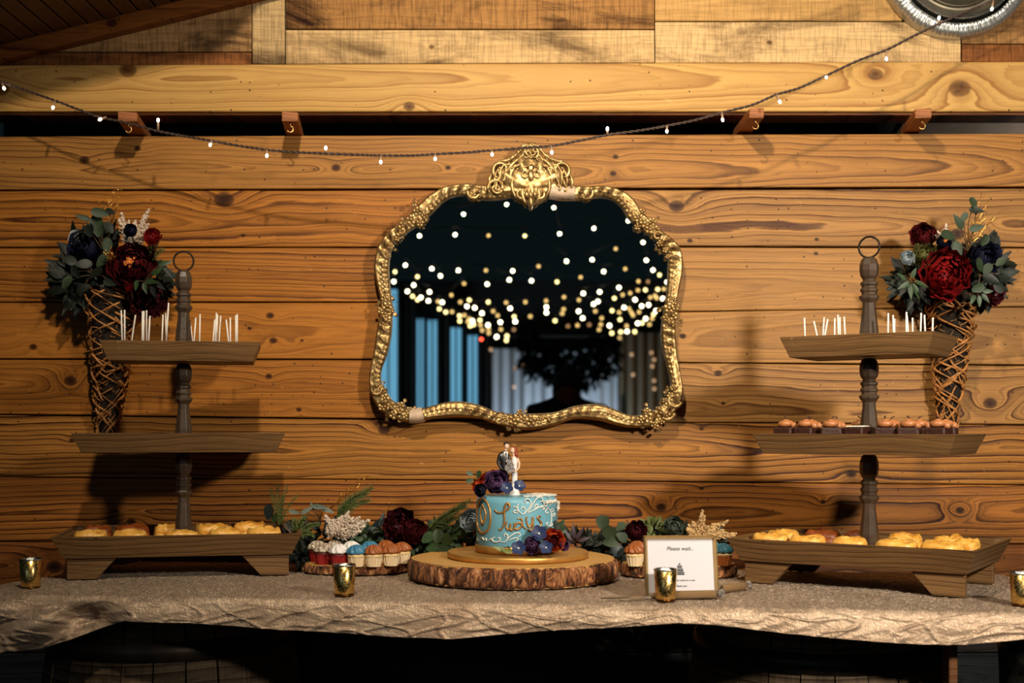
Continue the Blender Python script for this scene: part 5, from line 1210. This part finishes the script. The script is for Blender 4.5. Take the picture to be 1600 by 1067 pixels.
for (x, z, r) in [(-4, 42, 4.6), (2, 45, 4.2), (-1, 51, 4.0), (4, 39, 3.6), (-1, 37, 3.6)]: bloom(m, hv(x, -10, z), (U(-.3, .3), -1, .1), r * U_, ROSE[:5], .05, ps=3)
m.build('bouquet', dress, tt_, True, label='white roses held between the couple')

# ---------------------------------------------------------------- cupcakes
wr_r = plain('red_wrapper', s2l((150, 28, 28)), .5); wr_v = plain('vanilla_wrapper', s2l((232, 206, 166)), .5, sub=.1); wr_b = plain('brown_wrapper', s2l((170, 96, 40)), .45)
ck_r = plain('red_velvet_cake', s2l((104, 22, 18)), .6, var=.3, vscale=120); ck_v = plain('vanilla_cake', s2l((236, 200, 140)), .6, var=.25, vscale=90)
F_w = plain('white_frosting', s2l((236, 230, 224)), .4, sub=.1); F_s = plain('speckled_frosting', s2l((226, 212, 190)), .45, var=.4, vscale=260, dark=s2l((110, 80, 60))); F_b = plain('blue_frosting', s2l((64, 124, 158)), .4, sub=.05); F_c = plain('brown_frosting', s2l((160, 88, 42)), .4, var=.15); F_t = plain('teal_frosting', s2l((62, 120, 140)), .4)
protos = {}
def cupcake(px, d, z, wr_, ck, fm, lab, grp, s_=1.0):
    key = (wr_.name, ck.name, fm.name)
    c = P(px, 0, d)
    if key in protos:
        o = dup(protos[key], (c.x, c.y, z + .0008), U(0, 6), lab); o['group'] = grp; return o
    t = thing('cupcake', lab, 'cupcake', (c.x, c.y, z + .0008), U(0, 6), grp); protos[key] = t
    m = MB(); m.lathe([(.0150, 0), (.0152, .001), (.0200, .0235), (.0185, .024)], 64, fn=lambda a, r, z_: (r * (1 + .035 * (1 if math.sin(a * 32) > 0 else -1) * (1 if z_ > .0005 else 0)), z_)); m.build('wrapper', wr_, t)
    m = MB(); m.blob((0, 0, .024), (.0212, .0212, .0078), 18, 8, .08); m.build('cake', ck, t, True)
    m = MB()
    prof = [(.0005, .0275), (.0205, .0285), (.0228, .032), (.0195, .0365), (.0190, .0385), (.0145, .042), (.0130, .0440), (.006, .0475), (.0004, .0482)]
    m.lathe(prof, 56, fn=lambda a, r, z_: (r * (1 + .10 * math.sin(a * 9 + z_ * 260)), z_ + .0008 * math.sin(a * 9 + z_ * 260))); m.build('frosting', fm, t, True)
    return t
random.seed(14)
GC1 = 'cupcakes on the left wood slice'; GC2 = 'cupcakes on the right wood slice'
for (px, d, a_, b_, f_, lab) in [(530, 2.345, wr_r, ck_r, F_w, 'red velvet cupcake with smooth white frosting, front of the left slice'), (506, 2.37, wr_r, ck_r, F_s, 'red velvet cupcake with speckled frosting, near the left slice\'s edge'),
                             (496, 2.42, wr_r, ck_r, F_s, 'red velvet cupcake with speckled frosting, at the back left rim'), (557, 2.335, wr_v, ck_v, F_b, 'vanilla cupcake with blue frosting, front of the left slice'),
                             (584, 2.335, wr_v, ck_v, F_c, 'vanilla cupcake with brown frosting, beside the front blue one'), (611, 2.35, wr_v, ck_v, F_c, 'vanilla cupcake with brown frosting, second right of the front blue one'),
                             (628, 2.39, wr_v, ck_v, F_c, 'vanilla cupcake with brown frosting, at the left slice\'s right rim'), (549, 2.41, wr_r, ck_r, F_w, 'red velvet cupcake with white frosting, back of the left slice'),
                             (578, 2.41, wr_v, ck_v, F_b, 'vanilla cupcake with blue frosting, back of the left slice'), (523, 2.43, wr_r, ck_r, F_s, 'red velvet cupcake with speckled frosting, back row centre'),
                             (603, 2.43, wr_v, ck_v, F_c, 'vanilla cupcake with brown frosting, back row of the left slice')]:
    cupcake(px, d, zs2, a_, b_, f_, lab, GC1)
for (px, d, a_, b_, f_, lab) in [(992, 2.30, wr_v, ck_v, F_c, 'vanilla cupcake with brown frosting, peeking out left of the sign'), (996, 2.36, wr_v, ck_v, F_c, 'vanilla cupcake with brown frosting, behind the one left of the sign'),
                             (1024, 2.31, wr_v, ck_v, F_c, 'vanilla cupcake with brown frosting hidden behind the sign\'s left half'), (1130, 2.31, wr_b, ck_v, F_t, 'brown-cased cupcake with teal frosting right of the sign'),
                             (1112, 2.36, wr_b, ck_v, F_t, 'brown-cased cupcake with teal frosting behind the sign\'s right edge'), (1080, 2.32, wr_b, ck_v, F_t, 'brown-cased cupcake with teal frosting hidden behind the sign')]:
    cupcake(px, d, zs3, a_, b_, f_, lab, GC2)

# ---------------------------------------------------------------- garland on the table
random.seed(31); GL = 'greenery left of the cake'; GR = 'greenery right of the cake'
mass('garland_foliage', [(500, 850, 60, 30, 2.50), (600, 852, 70, 22, 2.53), (690, 848, 60, 24, 2.52), (480, 862, 12, 22, 2.49), (730, 850, 22, 20, 2.5)], 'dgreen', 'dark leafy garland lying behind the left cupcakes', 520, (.02, .04), (.007, .014))
mass('garland_foliage', [(680, 840, 42, 18, 2.46), (640, 848, 30, 14, 2.46), (575, 838, 20, 9, 2.48)], 'green', 'mid-green leafy clump behind the left edge of the wedding cake', 200, (.018, .034), (.010, .018))
mass('garland_foliage', [(1000, 850, 60, 18, 2.46), (905, 852, 40, 14, 2.47), (1070, 846, 60, 16, 2.47)], 'dgreen', 'dark leafy garland lying behind the framed sign', 420, (.018, .036), (.007, .014))
mass('moss_clump', [(1022, 828, 16, 12, 2.45)], 'spruce', 'mossy green clump between burgundy rose and grey succulent', 110, (.012, .022), (.004, .008))
sprig('magnolia_leaf_sprig', (434, 822), [(420, 800, 26, 16, 80, 'teal'), (430, 808, 20, 10, 60, 'green')], 2.46, 'teal', 'dark teal leaf behind the left stand\'s corner', group=GL)
fern('spruce_sprig', 436, 824, [(422, 762), (434, 758), (449, 758), (465, 774), (442, 776)], 2.47, 'spruce', 'light green spruce sprig behind the left stand\'s corner', 10, .017, GL)
fern('fir_sprig', 462, 840, [(478, 808), (500, 820), (490, 838), (460, 812)], 2.44, 'spruce', 'flat fir sprig hanging between the left stand and cream plumes', 18, .016, GL, th=.002)
fern('fir_sprig', 470, 872, [(462, 838), (468, 895), (455, 876), (480, 885)], 2.42, 'dgreen', 'dark fir sprig drooping beside the left stand\'s right leg', 18, .018, GL, th=.002)
sprig('lambs_ear_sprig', (500, 815), [(480, 797, 22, 7, 30, 'succ'), (500, 792, 26, 8, -5, 'succ'), (512, 797, 22, 8, -20, 'succ'), (488, 790, 16, 5, 120, 'succ'), (460, 800, 20, 7, -10, 'succ')], 2.46, 'succ', 'grey velvety leaves above the cream plumes on the table', group=GL)
fern('pine_sprig', 524, 812, [(582, 762), (574, 770), (560, 775), (578, 782)], 2.48, 'spruce', 'long-needled pine sprig pointing up right of the gold twig', 22, .026, GL, th=.0012)
twigs('gold_twigs', 514, 796, [(571, 747), (560, 760), (545, 764)], 2.47, 'gold beaded twig leaning above the cream plumes', GL)
twigs('gold_twigs', 608, 812, [(608, 790), (616, 800)], 2.5, 'short gold twig behind the burgundy peonies', GL)
plume('cream_plume', 525, 838, [(508, 806), (520, 812), (545, 800), (562, 808), (578, 812), (512, 824), (570, 822), (550, 822), (535, 806)], 2.43, 12, 'plume', 'cream feathery plumes behind the left cupcakes', GL)
flower('peony', 624, 822, 2.44, 26, PEONY, 'burg', 'large burgundy peony behind the brown-frosted cupcakes', ax=(-.1, -1, .3), group=GL)
flower('peony', 648, 830, 2.43, 19, PEONY, 'dark_red', 'smaller dark red peony right of the large burgundy one', ax=(.3, -1, .3), group=GL)
sprig('olive_sprig', (590, 830), [(597, 812, 24, 9, 75, 'teal'), (588, 818, 22, 8, 55, 'teal'), (580, 826, 16, 8, 20, 'teal')], 2.45, 'teal', 'dark teal leaves left of the burgundy peonies', group=GL)
fern('fir_sprig', 668, 838, [(735, 782), (728, 790), (716, 796), (742, 800), (700, 806)], 2.46, 'spruce', 'long fir sprig rising towards the cake\'s left side', 24, .022, GL, th=.0014)
sprig('camellia_sprig', (680, 850), [(668, 840, 22, 16, 40), (684, 838, 22, 17, 80), (698, 842, 22, 16, 130), (676, 856, 22, 16, 10), (694, 858, 22, 15, 160)], 2.42, 'green', 'rounded green leaves between peonies and cake', group=GL)
flower('rose', 737, 813, 2.42, 17, ROSE, 'paleblue', 'pale grey-blue rose behind the cake\'s left side', ax=(-.2, -1, .3), group=GL)
sprig('spiky_leaf_sprig', (898, 848), [(888, 836, 22, 6, 120, 'dark_purple'), (897, 830, 24, 6, 95, 'dark_purple'), (907, 832, 24, 6, 60, 'dark_purple'), (914, 842, 22, 6, 25, 'dark_purple'), (884, 846, 20, 6, 160, 'dark_purple'), (903, 838, 16, 5, 80, 'dark_purple')], 2.44, 'dark_purple', 'dark spiky plum-green leaves right of the cake', group=GR)
sprig('eucalyptus_sprig', (958, 862), [(942, 816, 22, 22, 80), (970, 823, 18, 13, 40), (953, 833, 26, 22, 120), (972, 839, 20, 16, -30), (955, 846, 26, 18, 10), (963, 858, 26, 20, -60, 'teal'), (948, 824, 12, 9, 100)], 2.40, 'euc', 'round-leaved eucalyptus sprig left of the framed sign', group=GR)
flower('rose', 994, 830, 2.42, 17, ROSE, 'burg', 'burgundy rose above the sign\'s left corner', ax=(.1, -1, .3), group=GR)
flower('succulent', 1053, 823, 2.42, 15, ROSE, 'succ', 'grey-green succulent rosette above the sign', 'succulent', (0, -1, .3), group=GR)
plume('tan_plume', 1090, 842, [(1098, 797), (1082, 815), (1118, 818), (1138, 813), (1150, 833), (1108, 828), (1076, 828), (1130, 828)], 2.44, 9, 'tan', 'tan feathery plumes right of the succulent', GR)

# ---------------------------------------------------------------- framed sign
fa = P(1009, 843, 2.115); fb_ = P(1118, 843, 2.115); fc = P(1121, 919.5, 2.05); fd = P(1009, 921, 2.05)
zt0 = TZ + .006
fo = (fc + fd) / 2; fw = (fb_ - fa).length; fh = ((fa + fb_) / 2 - fo).length
st_ = thing('framed_sign', 'gold framed paper sign reading Please wait, on the tablecloth', 'sign', (fo.x, fo.y, zt0 + .001)); st_.rotation_euler = (math.radians(-13), 0, math.radians(2))
hw = fw / 2 * 1.02; m = MB(); fr2 = W(6.2, 2.08)
fgold = plain('champagne_frame', s2l((196, 168, 120)), .35, .65, var=.12, vscale=60)
outer = [(-hw, 0), (hw, 0), (hw, fh), (-hw, fh)]
def off(o_): return [(-hw + o_, o_), (hw - o_, o_), (hw - o_, fh - o_), (-hw + o_, fh - o_)]
levels = [(0, .0), (0, -.012), (.0015, -.014), (fr2 * .45, -.011), (fr2 * .55, -.0125), (fr2 * .8, -.008), (fr2, -.004)]
vs = []
for (o_, y) in levels: vs += [(p[0], y, p[1]) for p in off(o_)]
fs = []
for i in range(len(levels) - 1):
    for k in range(4): fs.append((i * 4 + k, i * 4 + (k + 1) % 4, (i + 1) * 4 + (k + 1) % 4, (i + 1) * 4 + k))
fs.append((3, 2, 1, 0)); m.add(vs, fs); m.build('frame', fgold, st_)
m = MB(); m.box(-hw + fr2 * .9, hw - fr2 * .9, -.0045, -.001, fr2 * .9, fh - fr2 * .9); m.build('paper', plain('white_paper', s2l((212, 206, 212)), .6), st_)
m = MB(); m.hexa([(-.02, 0, .10), (.02, 0, .10), (.02, .002, .10), (-.02, .002, .10)], [(-.02, .045, .003), (.02, .045, .003), (.02, .047, .003), (-.02, .047, .003)]); m.build('easel_back', black, st_)
ink = plain('black_ink', (.01, .01, .01, 1), .6)
def text(s_, x, z, size, shear, parent, y=-.0052, al='CENTER', name='lettering', mat=None):
    cu = bpy.data.curves.new(name, 'FONT'); cu.body = s_; cu.size = size; cu.shear = shear; cu.align_x = al; cu.extrude = .0002
    o = bpy.data.objects.new(name, cu); COL.objects.link(o); bpy.context.view_layer.update()
    me = bpy.data.meshes.new_from_object(o.evaluated_get(bpy.context.evaluated_depsgraph_get())); bpy.data.objects.remove(o)
    me.materials.clear(); me.materials.append(mat or ink)
    o = bpy.data.objects.new(name, me); COL.objects.link(o); o.parent = parent; o.location = (x, y, z); o.rotation_euler = (pi / 2, 0, 0); return o
u1 = fw / 109   # metres per photo px on the sign
text('Please wait...', -.5 * u1, fh - 22 * u1, 8.2 * u1, .35, st_)
text('until we have the couple has cut cake', -2 * u1, 23.5 * u1, 3.0 * u1, .3, st_)
text('Thank you', -1 * u1, 14.5 * u1, 4.2 * u1, .3, st_)
m = MB()
for (hwid, z0, z1) in [(7, 32.5, 34.6), (6.8, 35.2, 37.2), (5.4, 38, 40.2), (5.2, 40.8, 42.2), (3.6, 43.2, 45.2), (3.6, 45.8, 47), ]:
    m.box(-2 * u1 - hwid * u1, -2 * u1 + hwid * u1, -.0052, -.0048, z0 * u1, z1 * u1)
m.blob((-2 * u1, -.0048, 49 * u1), (1.4 * u1, .0006, 1.4 * u1), 8, 6); m.build('cake_icon', ink, st_)

# ---------------------------------------------------------------- votives, knife and server
vg = NT('mercury_glass'); tc = vg.n('ShaderNodeTexCoord'); n1 = vg.noise(tc.outputs['Object'], 260, 4, .7)
vg.base(s2l((236, 196, 118))); vg.set(Metallic=1.0, Roughness=vg.ramp(n1, [(.45, g(.20)), (.7, g(.45))])); vg.bump(n1, .08, .001); vg = vg.mat
vd = plain('tarnished_base', s2l((96, 60, 22)), .3, .9); wax = plain('candle_wax', s2l((230, 220, 200)), .5, sub=.2)
silv = plain('silver_lip', s2l((196, 196, 190)), .22, 1, bump=.4, bscale=300)
vt = None
for (px, d, lab) in [(48, 2.16, 'gold mercury-glass votive holder at the table\'s bare left end'), (538, 2.07, 'gold mercury-glass votive holder in front of the left cupcakes'), (1040, 2.005, 'gold mercury-glass votive holder in front of the framed sign'), (1597, 1.955, 'gold mercury-glass votive holder at the table\'s right end')]:
    c = P(px, 0, d)
    if vt is None:
        vt = thing('votive_holder', lab, 'votive holder', (c.x, c.y, TZ + .0058), 0, 'gold votive holders along the table front')
        m = MB(); m.lathe([(.0185, .004), (.0195, .0065), (.0200, .02), (.0225, .061), (.0215, .0615), (.0185, .02), (.016, .010)], 48); m.build('cup', vg, vt, True)
        m = MB(); m.lathe([(.0175, 0), (.0192, .0012), (.0192, .005), (.017, .0055)], 40); m.build('base', vd, vt, True)
        m = MB(); m.lathe([(.0228, .0595), (.0234, .0612), (.0228, .0628), (.0214, .0625), (.0208, .0560)], 48, cap=False); m.build('rim', silv, vt, True)
        m = MB(); m.lathe([(.0165, .0112), (.0178, .030), (.001, .031)], 24); m.build('candle', wax, vt, True)
    else: dup(vt, (c.x, c.y, TZ + .0058), R(), lab)
twine = NT('jute_twine'); tc = twine.n('ShaderNodeTexCoord'); wv = twine.n('ShaderNodeTexWave'); wv.inputs['Scale'].default_value = 170; wv.inputs['Distortion'].default_value = 1.5; twine.put(wv.inputs[0], tc.outputs['Object'])
twine.base(twine.ramp(wv.outputs[1], [(.2, s2l((120, 88, 54))), (.8, s2l((190, 152, 104)))])); twine.bump(wv.outputs[1], .7, .004); twine.set(Roughness=.8); twine = twine.mat
ssm = plain('stainless_steel', s2l((206, 196, 180)), .2, 1); crys = plain('crystal_bead', (.95, .95, .95, 1), .05, trans=.9)
def utensil(a, b, tipx, lab, name, wide, cat):
    A = P(*a); B = P(*b); A.z = B.z = TZ + .0145; ax = (A - B).normalized()       # A: handle near blade, B: butt
    t = thing(name, lab, cat, (B.x, B.y, TZ + .006), math.atan2(ax.y, ax.x)); L = (A - B).length
    m = MB(); m.lathe([(.0055, 0), (.0078, .004), (.0082, L * .5), (.0072, L - .004), (.005, L)], 14); h = m.build('handle', twine, t, True); h.rotation_euler = (0, pi / 2, 0); h.location = (0, 0, .0088)
    m = MB()
    for k in range(3): m.blob((-.006 - (k % 2) * .006, (k - 1) * .008, .009 + (k % 2) * .004), .0062, 10, 8)
    m.build('crystal_bead', crys, t, True)
    m = MB(); bl = tipx; n = 10; vs = []
    for i in range(n + 1):
        u = i / n; w_ = wide * (1 - .0 * u) * (1 - max(0, u - .6) ** 2 * 5.5 if wide < .02 else math.sin(pi * (1 - u * .98)) ** .5); x = L + .018 + u * bl
        vs += [(x, -w_ / 2, .0045), (x, w_ / 2, .0045), (x, w_ / 2, .006), (x, -w_ / 2, .006)]
    fs = []
    for i in range(n):
        for k in range(4): fs.append((i * 4 + k, i * 4 + (k + 1) % 4, (i + 1) * 4 + (k + 1) % 4, (i + 1) * 4 + k))
    fs += [(3, 2, 1, 0), (n * 4, n * 4 + 1, n * 4 + 2, n * 4 + 3)]; m.add(vs, fs); m.box(L - .004, L + .022, -.004, .004, .004, .0095); m.build('blade', ssm, t)
    return t
utensil((1022, 937, 2.018), (1119, 937, 2.034), .088, 'cake knife with twine-wrapped handle lying before the framed sign', 'cake_knife', .013, 'knife')
utensil((1128, 930, 2.10), (1164, 928, 2.14), .03, 'twine-wrapped server handle with crystal beads beside the right stand\'s leg', 'cake_server', .020, 'cake server')
for o in bpy.data.objects:
    if o.get('_world'): del o['_world']
